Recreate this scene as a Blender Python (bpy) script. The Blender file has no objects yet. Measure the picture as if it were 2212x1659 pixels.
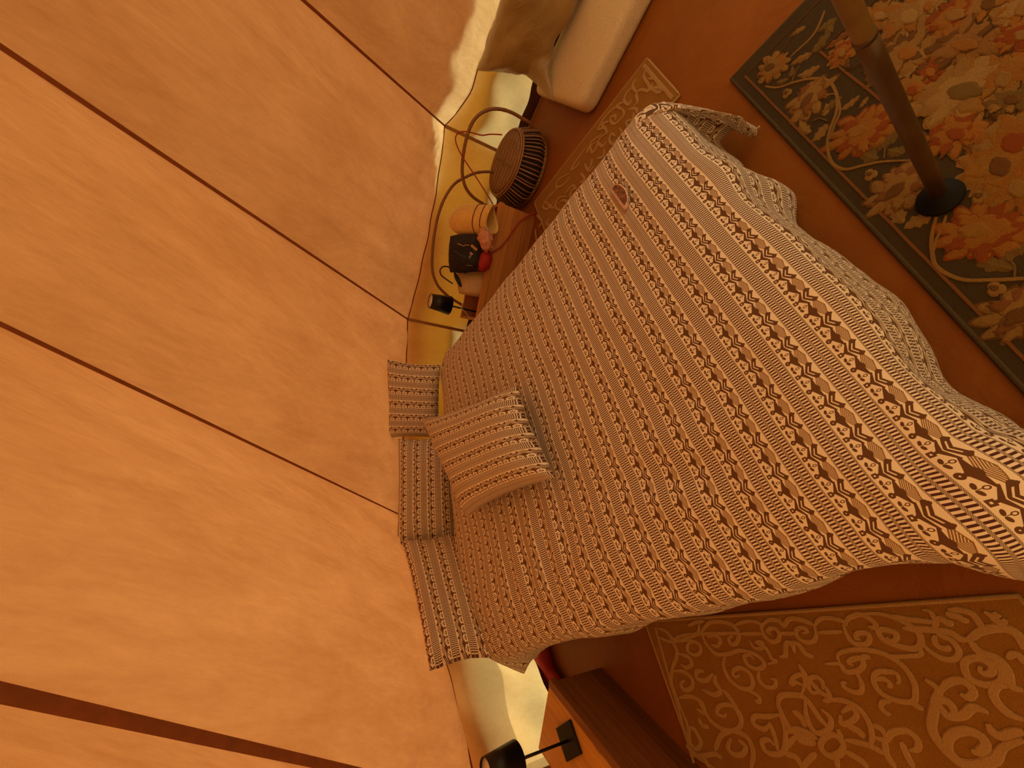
import bpy, bmesh, math, random
import numpy as np
from mathutils import Vector, Matrix, noise
random.seed(4); rng = np.random.default_rng(4)
SC = bpy.context.scene
COL = SC.collection

# ------------------------------------------------------------------ camera
CAM = np.array([0.0, 0.0, 1.5]); FPX = 900.0
RT = np.array([0.98918416, 0.07434914, 0.12643932])     # turned photograph: right
DN = np.array([0.14667889, -0.50140133, -0.85269104])   # down
FW = np.array([0.0, 0.86201445, -0.50688371])           # view direction
cd = bpy.data.cameras.new('camera'); cam = bpy.data.objects.new('camera', cd); COL.objects.link(cam)
cd.sensor_fit = 'HORIZONTAL'; cd.sensor_width = 36.0; cd.lens = FPX / 2212 * 36.0; cd.clip_start = 0.02
m = Matrix.Identity(4)
for i in range(3):
    m[i][0] = DN[i]; m[i][1] = RT[i]; m[i][2] = -FW[i]; m[i][3] = CAM[i]
cam.matrix_world = m
SC.camera = cam

# ------------------------------------------------------------------ sky, sun, exposure
W = bpy.data.worlds.new('sky'); SC.world = W; W.use_nodes = True
bg = W.node_tree.nodes['Background']; bg.inputs[0].default_value = (1.0, 0.86, 0.62, 1); bg.inputs[1].default_value = 4.0
sd = bpy.data.lights.new('sun', 'SUN'); sun = bpy.data.objects.new('sun', sd); COL.objects.link(sun)
sd.energy = 7.5; sd.angle = 0.02; sd.color = (1.0, 0.86, 0.62)
SUN_AZ, SUN_EL = math.radians(205), math.radians(42)
sdir = Vector((math.cos(SUN_AZ) * math.cos(SUN_EL), math.sin(SUN_AZ) * math.cos(SUN_EL), math.sin(SUN_EL)))
sun.rotation_euler = sdir.to_track_quat('Z', 'Y').to_euler()
vs = SC.view_settings; vs.view_transform = 'Standard'; vs.look = 'None'; vs.gamma = 1.0; vs.use_curve_mapping = False
vs.exposure = -1.33
SC.cycles.max_bounces = 16; SC.cycles.diffuse_bounces = 8; SC.cycles.transmission_bounces = 12
SC.cycles.caustics_reflective = False; SC.cycles.caustics_refractive = False

# ------------------------------------------------------------------ measuring helpers
def ray(px, py):
    u, v = 1659 - py - 829.5, px - 1106.0
    return RT * u + DN * v + FW * FPX
def at(px, py, z=0.0):                       # where the sight line of a photo point meets height z
    w = ray(px, py); t = (z - CAM[2]) / w[2]; return CAM + w * t
def atd(px, py, D):                          # ... or a horizontal distance D
    w = ray(px, py); t = D / math.hypot(w[0], w[1]); return CAM + w * t

# ------------------------------------------------------------------ object helpers
def org(p):
    v = Vector((0, 0, 0))
    while p is not None:
        v = v + p.location; p = p.parent
    return v
def tag(o, label=None, cat=None, group=None, kind=None):
    if label: o['label'] = label
    if cat: o['category'] = cat
    if group: o['group'] = group
    if kind: o['kind'] = kind
    return o
def thing(name, label, cat, loc=(0, 0, 0), rotz=0.0, group=None, kind=None):
    o = bpy.data.objects.new(name, None); COL.objects.link(o); o.empty_display_size = .05
    o.location = loc; o.rotation_euler = (0, 0, rotz)
    return tag(o, label, cat, group, kind)
def obj(name, vf, mat, parent=None, world=False, smooth=True, uv=None, mi=None, loc=None):
    """one mesh object; world=True: vertices are world points, parent chain unrotated"""
    V, F = vf[0], vf[1]
    V = np.asarray(V, float).reshape(-1, 3)
    o3 = np.array(org(parent)) if (world and parent) else np.zeros(3)
    l3 = np.zeros(3)
    if loc is not None: l3 = np.asarray(loc, float)
    elif parent is None and len(V):
        l3 = np.array([(V[:, 0].min() + V[:, 0].max()) / 2, (V[:, 1].min() + V[:, 1].max()) / 2, V[:, 2].min()])
    V = V - o3 - l3
    me = bpy.data.meshes.new(name)
    me.from_pydata([tuple(v) for v in V], [], [tuple(int(i) for i in f) for f in F])
    for mm in (mat if isinstance(mat, (list, tuple)) else [mat]): me.materials.append(mm)
    if mi is not None: me.polygons.foreach_set('material_index', np.asarray(mi, dtype=np.int32))
    if smooth: me.polygons.foreach_set('use_smooth', np.ones(len(me.polygons), dtype=bool))
    if uv is not None:
        ul = me.uv_layers.new(name='UVMap'); UV = np.asarray(uv, float)
        li = np.zeros(len(me.loops), dtype=np.int32); me.loops.foreach_get('vertex_index', li)
        ul.data.foreach_set('uv', UV[li].astype(np.float32).ravel())
    me.update()
    o = bpy.data.objects.new(name, me); COL.objects.link(o)
    o.parent = parent; o.location = l3
    return o
class MB:
    def __init__(s): s.v = []; s.f = []; s.m = []; s.uv = []
    def add(s, vf, mi=0):
        b = len(s.v); s.v += [tuple(x) for x in vf[0]]; s.f += [tuple(i + b for i in f) for f in vf[1]]; s.m += [mi] * len(vf[1])
        return s
    @property
    def vf(s): return (s.v, s.f)
def grid(fn, nu, nv):
    V = [fn(i / nu, j / nv) for j in range(nv + 1) for i in range(nu + 1)]
    F = [(j * (nu + 1) + i, j * (nu + 1) + i + 1, (j + 1) * (nu + 1) + i + 1, (j + 1) * (nu + 1) + i) for j in range(nv) for i in range(nu)]
    return V, F
def bevbox(x0, y0, z0, x1, y1, z1, bev=0.003, seg=2):
    bm = bmesh.new(); bmesh.ops.create_cube(bm, size=1.0)
    for v in bm.verts: v.co = Vector(((x0 + x1) / 2 + v.co.x * (x1 - x0), (y0 + y1) / 2 + v.co.y * (y1 - y0), (z0 + z1) / 2 + v.co.z * (z1 - z0)))
    if bev > 0: bmesh.ops.bevel(bm, geom=list(bm.edges), offset=bev, segments=seg, affect='EDGES', profile=0.6)
    bm.verts.index_update()
    V = [tuple(v.co) for v in bm.verts]; F = [tuple(v.index for v in f.verts) for f in bm.faces]; bm.free(); return V, F
def quadslab(c, z0, z1, bev=0.004, seg=2):          # slab over 4 floor corners
    bm = bmesh.new()
    lo = [bm.verts.new((p[0], p[1], z0)) for p in c]; hi = [bm.verts.new((p[0], p[1], z1)) for p in c]
    bm.faces.new(lo[::-1]); bm.faces.new(hi)
    for i in range(4): bm.faces.new((lo[i], lo[(i + 1) % 4], hi[(i + 1) % 4], hi[i]))
    bmesh.ops.recalc_face_normals(bm, faces=bm.faces)
    if bev: bmesh.ops.bevel(bm, geom=list(bm.edges), offset=bev, segments=seg, affect='EDGES')
    bm.verts.index_update()
    V = [tuple(v.co) for v in bm.verts]; F = [tuple(v.index for v in f.verts) for f in bm.faces]; bm.free(); return V, F
def crom(P, n=8, closed=False):                     # smooth curve through points
    P = [np.asarray(p, float) for p in P]; out = []; N = len(P)
    for i in range(N if closed else N - 1):
        g = (lambda k: P[k % N]) if closed else (lambda k: P[min(max(k, 0), N - 1)])
        p0, p1, p2, p3 = g(i - 1), g(i), g(i + 1), g(i + 2)
        for k in range(n):
            t = k / n; out.append(.5 * ((2 * p1) + (p2 - p0) * t + (2 * p0 - 5 * p1 + 4 * p2 - p3) * t * t + (3 * p1 - p0 - 3 * p2 + p3) * t ** 3))
    if not closed: out.append(P[-1])
    return out
def tube(P, r, seg=8, closed=False, cap=True):
    P = [np.asarray(p, float) for p in P]; n = len(P); V = []; F = []
    rr = r if hasattr(r, '__len__') else [r] * n
    up = None
    for i, p in enumerate(P):
        d = P[(i + 1) % n] - P[i - 1] if closed else P[min(i + 1, n - 1)] - P[max(i - 1, 0)]
        d = d / (np.linalg.norm(d) + 1e-9)
        if up is None: up = np.array([0, 0, 1.]) if abs(d[2]) < .9 else np.array([1., 0, 0])
        a = up - d * (up @ d); a /= np.linalg.norm(a) + 1e-9; up = a; b = np.cross(d, a)
        for k in range(seg):
            t = 2 * math.pi * k / seg; V.append(p + rr[i] * (a * math.cos(t) + b * math.sin(t)))
    for i in range(n if closed else n - 1):
        for k in range(seg):
            j = (i + 1) % n; F.append((i * seg + k, i * seg + (k + 1) % seg, j * seg + (k + 1) % seg, j * seg + k))
    if cap and not closed: F.append(tuple(range(seg))[::-1]); F.append(tuple((n - 1) * seg + k for k in range(seg)))
    return V, F
def lathe(prof, seg=32, base=(0, 0, 0)):            # profile [(r,z)] bottom to top
    V = []; F = []; n = len(prof)
    for r, z in prof:
        for k in range(seg):
            t = 2 * math.pi * k / seg; V.append((base[0] + r * math.cos(t), base[1] + r * math.sin(t), base[2] + z))
    for i in range(n - 1):
        for k in range(seg): F.append((i * seg + k, i * seg + (k + 1) % seg, (i + 1) * seg + (k + 1) % seg, (i + 1) * seg + k))
    if prof[0][0] > 1e-6: F.append(tuple(range(seg))[::-1])
    if prof[-1][0] > 1e-6: F.append(tuple((n - 1) * seg + k for k in range(seg)))
    return V, F
def lerp(a, b, t): return a + (b - a) * t
def n3(x, y, z=0.0): return noise.noise(Vector((x, y, z)))

# ------------------------------------------------------------------ material helpers
def newmat(name):
    mt = bpy.data.materials.new(name); mt.use_nodes = True; nt = mt.node_tree
    return mt, nt, nt.nodes['Principled BSDF'], nt.nodes['Material Output']
class E:                                             # node arithmetic
    def __init__(s, nt, sock): s.nt = nt; s.s = sock
    def _m(s, op, *a):
        n = s.nt.nodes.new('ShaderNodeMath'); n.operation = op
        for i, x in enumerate((s,) + a):
            if isinstance(x, E): s.nt.links.new(x.s, n.inputs[i])
            else: n.inputs[i].default_value = float(x)
        return E(s.nt, n.outputs[0])
    def _r(s, op, x): return s._m('MULTIPLY', 0)._m('ADD', x)._m(op, s)
    def __add__(s, o): return s._m('ADD', o)
    def __sub__(s, o): return s._m('SUBTRACT', o)
    def __mul__(s, o): return s._m('MULTIPLY', o)
    def __truediv__(s, o): return s._m('DIVIDE', o)
    __radd__ = __add__; __rmul__ = __mul__
    def __rsub__(s, o): return (s * -1) + o
    def __neg__(s): return s * -1
    def fr(s): return s._m('FRACT')
    def ab(s): return s._m('ABSOLUTE')
    def lt(s, o): return s._m('LESS_THAN', o)
    def gt(s, o): return s._m('GREATER_THAN', o)
    def mx(s, o): return s._m('MAXIMUM', o)
    def mn(s, o): return s._m('MINIMUM', o)
    def sq(s): return s._m('SQRT')
    def fl(s): return s._m('FLOOR')
    def clamp(s): return s.mx(0.0).mn(1.0)
def length(a, b): return (a * a + b * b).sq()
def mixc(nt, fac, a, b, mode='MIX'):
    n = nt.nodes.new('ShaderNodeMix'); n.data_type = 'RGBA'; n.blend_type = mode
    for i, x in ((0, fac), (6, a), (7, b)):
        if isinstance(x, E): nt.links.new(x.s, n.inputs[i])
        elif hasattr(x, 'is_linked'): nt.links.new(x, n.inputs[i])
        elif i == 0: n.inputs[0].default_value = x
        else: n.inputs[i].default_value = (*x, 1)
    return n.outputs[2]
def coords(nt, kind='Object', scale=(1, 1, 1), rot=(0, 0, 0)):
    tc = nt.nodes.new('ShaderNodeTexCoord'); mp = nt.nodes.new('ShaderNodeMapping')
    nt.links.new(tc.outputs[kind], mp.inputs[0]); mp.inputs['Scale'].default_value = scale; mp.inputs['Rotation'].default_value = rot
    return mp.outputs[0]
def nz(nt, vec, scale, detail=4, rough=.55, dist=0.0):
    n = nt.nodes.new('ShaderNodeTexNoise'); nt.links.new(vec, n.inputs['Vector'])
    n.inputs['Scale'].default_value = scale; n.inputs['Detail'].default_value = detail; n.inputs['Roughness'].default_value = rough; n.inputs['Distortion'].default_value = dist
    return E(nt, n.outputs['Fac'])
def bump(nt, h, strength=.3, dist=.01):
    b = nt.nodes.new('ShaderNodeBump'); b.inputs['Strength'].default_value = strength; b.inputs['Distance'].default_value = dist
    nt.links.new(h.s, b.inputs['Height']); return b.outputs[0]
def spread(e, lo, hi): return ((e - lo) * (1.0 / (hi - lo))).clamp()

def plain(name, col, rough=.6, metal=0.0, var=0.15, vscale=30, bstr=.0, bscale=200, sheen=0.0, spec=.5, kind='Object'):
    mt, nt, p, out = newmat(name)
    v = coords(nt, kind); n = spread(nz(nt, v, vscale), .3, .7)
    c2 = tuple(max(0, x * (1 - var)) for x in col); c1 = tuple(min(1, x * (1 + var)) for x in col)
    nt.links.new(mixc(nt, n, c2, c1), p.inputs['Base Color'])
    p.inputs['Roughness'].default_value = rough; p.inputs['Metallic'].default_value = metal
    p.inputs['Specular IOR Level'].default_value = spec
    if sheen: p.inputs['Sheen Weight'].default_value = sheen
    if bstr: nt.links.new(bump(nt, nz(nt, v, bscale, 3), bstr, .004), p.inputs['Normal'])
    return mt
def canvas(name, trans, refl, mottled=.25, stretch=(1, 1, 1), tw=.7, wr=0.0):
    mt, nt, p, out = newmat(name); nt.nodes.remove(p)
    v = coords(nt, 'UV', stretch); v0 = coords(nt, 'UV')
    big = spread(nz(nt, v0, 1.1, 3), .3, .7); mid = spread(nz(nt, v, 3.4, 7, .68, .5), .35, .68); fine = spread(nz(nt, v, 22, 6, .7), .3, .7); thr = spread(nz(nt, v0, 420, 2), .2, .8)
    f = (big * .24 + mid * .38 + fine * .28 + thr * .10)
    a = tuple(x * (1 - mottled) * y for x, y in zip(trans, (1, .86, .66))); b = tuple(min(1, x * (1 + mottled) * y) for x, y in zip(trans, (1, 1.06, 1.15)))
    c = mixc(nt, f.clamp(), a, b)
    tr = nt.nodes.new('ShaderNodeBsdfTranslucent'); df = nt.nodes.new('ShaderNodeBsdfDiffuse'); mx = nt.nodes.new('ShaderNodeMixShader')
    nt.links.new(c, tr.inputs[0]); nt.links.new(mixc(nt, f.clamp(), tuple(x * .85 for x in refl), refl), df.inputs[0])
    h = nz(nt, v0, 240, 3) * .25 + nz(nt, v, 9, 4) * wr
    bn = bump(nt, h, .35, .012); nt.links.new(bn, tr.inputs['Normal']); nt.links.new(bn, df.inputs['Normal'])
    mx.inputs[0].default_value = tw; nt.links.new(df.outputs[0], mx.inputs[1]); nt.links.new(tr.outputs[0], mx.inputs[2])
    nt.links.new(mx.outputs[0], out.inputs[0]); return mt
def wood(name, c1, c2, scale=1.0, rough=.45, knots=False, axis='x', rz=0.0):
    mt, nt, p, out = newmat(name)
    st = {'x': (.6, 9, 9), 'y': (9, .6, 9), 'z': (9, 9, .6)}[axis]
    v = coords(nt, 'Object', tuple(s * scale for s in st), (0, 0, rz))
    n1 = nz(nt, v, 5, 6, .6, .8); n2 = nz(nt, v, 22, 4, .6)
    f = spread(n1 * .7 + n2 * .3, .35, .66)
    c = mixc(nt, f, c1, c2)
    if knots:
        vo = nt.nodes.new('ShaderNodeTexVoronoi'); nt.links.new(coords(nt, 'Object', (5, 11, 8)), vo.inputs['Vector']); vo.inputs['Scale'].default_value = 1.0
        k = 1 - spread(E(nt, vo.outputs['Distance']), .05, .15)
        c = mixc(nt, k * .75, c, tuple(x * .3 for x in c1))
    nt.links.new(c, p.inputs['Base Color']); p.inputs['Roughness'].default_value = rough
    nt.links.new(bump(nt, f, .12, .002), p.inputs['Normal']); return mt

def folk_cloth(name, light, dark, mid, maroon):
    """printed cotton: rows of birds and leaves between ladder bands (pure node arithmetic on the UVs, in metres)"""
    mt, nt, p, out = newmat(name)
    uvn = nt.nodes.new('ShaderNodeUVMap'); uvn.uv_map = 'UVMap'
    sp = nt.nodes.new('ShaderNodeSeparateXYZ'); nt.links.new(uvn.outputs[0], sp.inputs[0])
    U, V = E(nt, sp.outputs[0]), E(nt, sp.outputs[1])
    c = (V * (1 / .088)).fr()
    fa = (((U * (1 / .083)).fr() - .5).ab()) * 620.0      # 0 at the bird, 310 at the leaf sprig
    t = fa; B = (c - .43) * (405 / .57) - 60.0; s = 310.0 - t
    def capsule(px, py, ax, ay, bx, by, r0, r1):
        dx, dy = bx - ax, by - ay; L2 = dx * dx + dy * dy
        h = (((px - ax) * dx + (py - ay) * dy) * (1 / L2)).clamp()
        return length(px - ax - h * dx, py - ay - h * dy) - (h * (r1 - r0) + r0)
    D = (length(t, B) - 26.0).ab().lt(17.0)                                   # ring head
    D = D.mx(capsule(t, B, 0, 36, 0, 124, 18, 60).lt(0.0))                    # body
    D = D.mx(capsule(t, B, 18, 106, 200, 156, 50, 7).lt(0.0))                 # limb
    chev = (B - t * .5 - 132.0)
    reg = chev.gt(0.0) * (B + t * .30).lt(316.0) * t.lt(200.0)
    ln = reg * (chev * (1 / 25.0)).fr().lt(.66)
    rim = reg * (B + t * .30).gt(302.0)
    M = ln.mx(rim)
    sq_ = (s.mx(B.ab()) - 25.0).ab().lt(13.0)                                  # square ring of the sprig
    D = D.mx(sq_)
    D = D.mx(s.lt(17.0) * (B - 62.0).ab().lt(34.0))
    D = D.mx(capsule(s, B, 0, 86, 142, 166, 30, 12).lt(0.0))
    vb = capsule(s, B, 0, 180, 118, 256, 44, 44)
    D = D.mx(vb.lt(0.0) * (1 - vb.lt(-35.0) * s.lt(90.0)))
    D = D.mx(((s - 118.0).ab() + (B - 300.0).ab()).lt(22.0))
    r = (t - 163.0).ab()
    D = D.mx(length((r - 38.0) * (1 / 36.0), (B + 4.0 - r * .25) * (1 / 24.0)).lt(1.0))
    el = length(r * (1 / 21.0), (B - 80.0) * (1 / 32.0))
    D = D.mx((el - .86).ab().lt(.25))
    D = D.mx(capsule(r, B, 0, 12, 0, 48, 4, 4).lt(0.0))
    fld = c.gt(.43)
    # ladders
    l1 = c.gt(.035) * c.lt(.18); l2 = c.gt(.24) * c.lt(.385)
    lad = l1.mx(l2); rung = (U * (11 / .083)).fr().lt(.5)
    chain = (1 - fld) * (1 - lad)
    ck = ((U * (24 / .083)).fr().lt(.5) - ((c * (1 / .0225)).fr().lt(.5))).ab()
    ckm = ck * .75 + .18
    dk = fld * D
    col = mixc(nt, fld * M * (1 - D), light, mid)
    col = mixc(nt, chain, col, mixc(nt, ck, tuple(x * .62 for x in light), tuple(x * .8 for x in mid)))
    col = mixc(nt, dk, col, dark)
    col = mixc(nt, lad * rung, col, maroon)
    v = coords(nt, 'UV'); fz = spread(nz(nt, v, 900, 2), .25, .75)
    col = mixc(nt, fz * .18, col, (.30, .16, .07))
    nt.links.new(col, p.inputs['Base Color']); p.inputs['Roughness'].default_value = .85; p.inputs['Specular IOR Level'].default_value = .25
    p.inputs['Sheen Weight'].default_value = .1
    nt.links.new(bump(nt, nz(nt, v, 500, 3) + nz(nt, v, 26, 3) * .9, .25, .004), p.inputs['Normal'])
    return mt

M = {}
M['roof'] = canvas('roof canvas', (.84, .53, .245), (.82, .66, .46), .34, (2.6, .7, 1), .62)
M['wall'] = canvas('wall canvas', (.97, .72, .33), (.66, .48, .26), .14, (1.4, .7, 1), .66, 1.0)
M['dim_cover'] = canvas('dimming cover', (.58, .315, .20), (.5, .36, .22), .14, (1, .8, 1), .72)
M['skirt'] = canvas('tinting skirt', (.82, .46, .085), (.5, .34, .12), .2, (1, .8, 1), .74)
M['tape'] = plain('seam tape', (.30, .085, .022), .8, var=.15, bstr=.2)
M['walltape'] = plain('wall tape', (.34, .15, .04), .8)
M['piping'] = plain('piping', (.16, .03, .02), .7)
M['cloth'] = folk_cloth('folk print', (.92, .80, .66), (.115, .045, .016), (.27, .14, .045), (.065, .012, .014))
M['black'] = plain('black metal', (.008, .007, .006), .42, .3, .2)
M['bulb'] = plain('lamp diffuser', (.75, .68, .58), .6)
M['shell'] = plain('mattress cotton', (.75, .66, .52), .9, bstr=.2)
M['bedwood'] = wood('bed timber', (.20, .09, .03), (.36, .18, .07))

# groundsheet
mt, nt, p, out = newmat('groundsheet')
v = coords(nt, 'Object'); n = spread(nz(nt, v, 2.2, 5), .3, .7); nf = spread(nz(nt, v, 150, 3), .3, .7)
nt.links.new(mixc(nt, (n * .7 + nf * .3), (.20, .057, .004), (.29, .090, .008)), p.inputs['Base Color'])
p.inputs['Roughness'].default_value = .55; p.inputs['Specular IOR Level'].default_value = .2
nt.links.new(bump(nt, nz(nt, v, 5, 4, .5, 1.2) * 1.0 + nz(nt, v, 160, 2) * .06, .35, .03), p.inputs['Normal']); M['floor'] = mt
M['upturn'] = plain('groundsheet edge', (.085, .022, .01), .55, var=.25, vscale=12)

def pile(name, a, b, rough=.95):
    mt, nt, p, out = newmat(name); v = coords(nt, 'Object')
    f = spread(nz(nt, v, 9, 4), .3, .7) * .4 + spread(nz(nt, v, 260, 3, .7), .3, .7) * .6
    nt.links.new(mixc(nt, f, a, b), p.inputs['Base Color']); p.inputs['Roughness'].default_value = rough; p.inputs['Specular IOR Level'].default_value = .1
    p.inputs['Sheen Weight'].default_value = .04
    nt.links.new(bump(nt, nz(nt, v, 320, 3, .7), .7, .006), p.inputs['Normal']); return mt
M['beige'] = pile('tan pile', (.27, .12, .016), (.36, .17, .03))
M['scroll'] = pile('pale carved pile', (.40, .225, .08), (.50, .30, .12))
M['grey'] = pile('dark grey pile', (.046, .029, .011), (.070, .046, .019))
M['greyedge'] = pile('grey binding', (.07, .048, .022), (.10, .07, .034))
for k, a in dict(tan=(.50, .33, .16), olive=(.30, .215, .10), brown=(.26, .14, .06), orange=(.54, .27, .08), rust=(.44, .13, .04), pink=(.46, .27, .13), cream=(.58, .42, .24), line=(.38, .18, .09), dark=(.15, .095, .05), gold=(.52, .30, .10)).items():
    M['p_' + k] = pile('pile ' + k, tuple(x * k_ for x, k_ in zip(a, (.38, .31, .16))), tuple(x * k_ for x, k_ in zip(a, (.62, .50, .27))))

# ------------------------------------------------------------------ the tent
C = np.array([.66, .44]); APEX = np.array([.69, .22, 3.05])
NODES = []          # (x, y, eave height)
for a, r, z in ((66, None, .60), (95.5, None, .60), (125, None, .60), (152, None, .575), (186, 2.66, .55), (216, 2.8, .55), (246, 2.84, .55), (276, 2.84, .55), (306, 2.84, .55), (336, 2.84, .55), (6, 2.84, .52), (36, 2.84, .51)):
    if a == 66: q = (1.826, 3.068)
    elif a == 95.5: q = (.384, 3.293)
    elif a == 125: q = (-1.00, 2.78)
    elif a == 152: q = (-1.64, 1.36)
    else: q = (C[0] + r * math.cos(math.radians(a)), C[1] + r * math.sin(math.radians(a)))
    NODES.append(np.array([q[0], q[1], z]))
NODES = [NODES[-1]] + NODES[:-1]      # 0:E 1:D 2:A 3:B 4:C 5.. front
NN = 12
SAG = {0: -.035, 1: -.035, 2: -.01, 3: -.03}
def eave(i, t):
    a, b = NODES[i], NODES[(i + 1) % NN]; p = lerp(a, b, t)
    sg = SAG.get(i, -.03)
    if i == 0: p[2] = lerp(.50, .60, max(0, (t - .80) / .2) ** 1.6) + .006 * math.sin(t * 37) * math.sin(math.pi * t)
    else: p[2] += sg * math.sin(math.pi * t) ** .7 + .004 * math.sin(t * 29 + i) * math.sin(math.pi * t)
    return p
def roofpt(i, t, s, off=0.0):
    p = lerp(eave(i, t), APEX, s)
    a, b = NODES[i], NODES[(i + 1) % NN]; nrm = np.cross(b - a, APEX - a); nrm /= np.linalg.norm(nrm)
    if nrm[2] < 0: nrm = -nrm                      # outwards / up
    sag = -.035 * math.sin(math.pi * t) * math.sin(math.pi * min(1, s * 1.0)) ** .8
    wr = 0.0
    for tc in (0.0, 1.0):                          # pull creases running out of the corners
        d = abs(t - tc) * 1.45; sl = s * 3.3
        if sl < 1.2: wr += .012 * math.sin(math.atan2(sl, d + .02) * 26 + i) * math.exp(-((sl ** 2 + d ** 2) / .45)) * min(1, d * 6)
    rd = p[:2] - C; rd = np.append(rd / (np.linalg.norm(rd) + 1e-6), 1.0) / 1.41421
    return p + nrm * (sag + wr) + rd * off
ceil = thing('ceiling', 'tent roof of orange-lit canvas gores meeting at a peak', None, (C[0], C[1], .5), kind='structure')
LIGHT_DOOR = 10                                        # unseen opening added for daylight: gore right of the camera, to head height
for i in range(NN):
    nt_, ns_ = (36, 60) if i < 5 else (8, 12)
    lo_ = .55 if i == LIGHT_DOOR else 0.0
    obj('roof_panel', grid(lambda u, v, i=i: roofpt(i, u, lerp(lo_, .985, v ** 1.3)), nt_, ns_), M['roof'], ceil, world=True, uv=[((i / nt_ - .5) * 1.47 * (1 - .75 * (j / ns_) ** 1.3) + 3.7 * nn_, (j / ns_) ** 1.3 * 3.4) for nn_ in [i] for j in range(ns_ + 1) for i in range(nt_ + 1)])
for i in range(NN):
    n0 = NODES[i]; d = APEX - n0; side = np.cross(d, np.array([0, 0, 1.])); side /= np.linalg.norm(side); inn = np.cross(side, d); inn /= np.linalg.norm(inn)
    if inn[2] > 0: inn = -inn
    w0, w1 = (.0065, .0085)
    if i == 3: w0, w1 = .005, .007
    if i == 4: w0, w1 = .010, .017
    vf = grid(lambda u, v: n0 + d * v * .985 + side * lerp(w0, w1, v) * (u * 2 - 1) + inn * (.006 + .004 * (1 - abs(u * 2 - 1))), 2, 30)
    obj('seam_tape', vf, M['tape'], ceil, world=True)
SIDES = ['wall_back_right', 'wall_back', 'wall_back_left', 'wall_left', 'wall_front_left', 'wall_front', 'wall_front_right', 'wall_right']
GROUPS = {'wall_back_right': [1], 'wall_back': [2], 'wall_back_left': [3], 'wall_left': [4, 5], 'wall_front': [6, 7, 8], 'wall_right': [9, 11], 'wall_right_rear': [0]}
def wallpt(i, t, s):                               # s 0 foot .. 1 eave
    e = eave(i, t); b = np.array([e[0], e[1], 0.0]); cdir = b[:2] - C; cdir /= np.linalg.norm(cdir)
    b[:2] += cdir * .012; p = lerp(b, e, s)
    env = math.sin(math.pi * min(1, max(0, s))) ** .7 * min(1, t * 8, (1 - t) * 8)
    L = np.linalg.norm(NODES[(i + 1) % NN] - NODES[i]); x = t * L
    w = .011 * math.sin(x * 15 + s * 7 + i) + .008 * math.sin(x * 9 - s * 10 + 2 * i) + .006 * n3(x * 8, s * 3, i * 5.0)
    w += .018 * n3(x * 2.2 + s * 2.5, s * 1.2, i * 3.1)
    p[:2] += cdir * w * env
    return p
for nm, ids in GROUPS.items():
    for k, i in enumerate(ids):
        vf = grid(lambda u, v, i=i: wallpt(i, u, v), 60 if i < 5 else 10, 22 if i < 5 else 6); wu, wv = (60, 22) if i < 5 else (10, 6)
        wuv = [(a_ / wu * 1.47 + i * 2.3, b_ / wv * .6) for b_ in range(wv + 1) for a_ in range(wu + 1)]
        if k == 0: root = obj(nm, vf, M['wall'], None, uv=wuv, loc=(NODES[i][0], NODES[i][1], 0)); tag(root, kind='structure')
        else: obj('canvas_panel', vf, M['wall'], root, world=True, uv=wuv)
        e = [eave(i, t) + np.array([0, 0, .001]) for t in np.linspace(0, 1, 41)]
        ci = np.array([C[0], C[1], .5]); e = [q + (ci - q) / np.linalg.norm(ci - q) * .004 for q in e]
        obj('eave_piping', tube(e, .0042, 6), M['piping'], root, world=True)
        n0 = NODES[i]; cdir = np.array([C[0] - n0[0], C[1] - n0[1], 0]); cdir /= np.linalg.norm(cdir); sd_ = np.array([-cdir[1], cdir[0], 0])
        obj('wall_seam', grid(lambda u, v: np.array([n0[0], n0[1], 0]) + np.array([0, 0, lerp(.08, n0[2], v)]) + sd_ * .012 * (u * 2 - 1) * (1 if v > 0 else 1) + cdir * (.008 - .012 * (1 - v) * 0), 2, 8), M['walltape'], root, world=True)
        # upturned edge of the groundsheet along this wall
        def up(u, v, i=i):
            a = wallpt(i, u, v * .16); q = np.array([a[0], a[1], 0]); cd_ = C - q[:2]; cd_ /= np.linalg.norm(cd_)
            h = .085 + .012 * math.sin(u * 13 + i) + .006 * math.sin(u * 41)
            wob = .012 + .007 * math.sin(u * 17 + 2 * i) * v
            return np.array([q[0] + cd_[0] * (.022 + .02 * (1 - v) + wob * v), q[1] + cd_[1] * (.022 + .02 * (1 - v) + wob * v), .002 + h * v])
        b = obj('baseboard_' + nm[5:] if k == 0 else 'edge_strip', grid(up, 40, 4), M['upturn'], None if k == 0 else bb, world=(k != 0), loc=(n0[0], n0[1], 0) if k == 0 else None)
        if k == 0: bb = b; tag(bb, kind='structure')
# floor
pts = [np.array([n[0], n[1], 0]) for n in NODES]; cc = np.array([C[0], C[1], 0])
NR = 40
def fl(u, v):
    k = u * NN; i = int(min(NN - 1, math.floor(k))); p = lerp(pts[i], pts[(i + 1) % NN], k - i); q = lerp(cc, p + (p - cc) * .01, v); q[2] = 0; return q
tag(obj('floor', grid(fl, NN * 6, NR), M['floor'], None, loc=(C[0], C[1], 0)), kind='structure')
tag(obj('ground', lathe([(0, -.05), (3.2, -.05), (25, -.05)], 40, (C[0], C[1], 0)), plain('bounce ground outside', (.36, .29, .15), .9), None), kind='structure')  # unseen ground added to set the light bounced onto the walls
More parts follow.
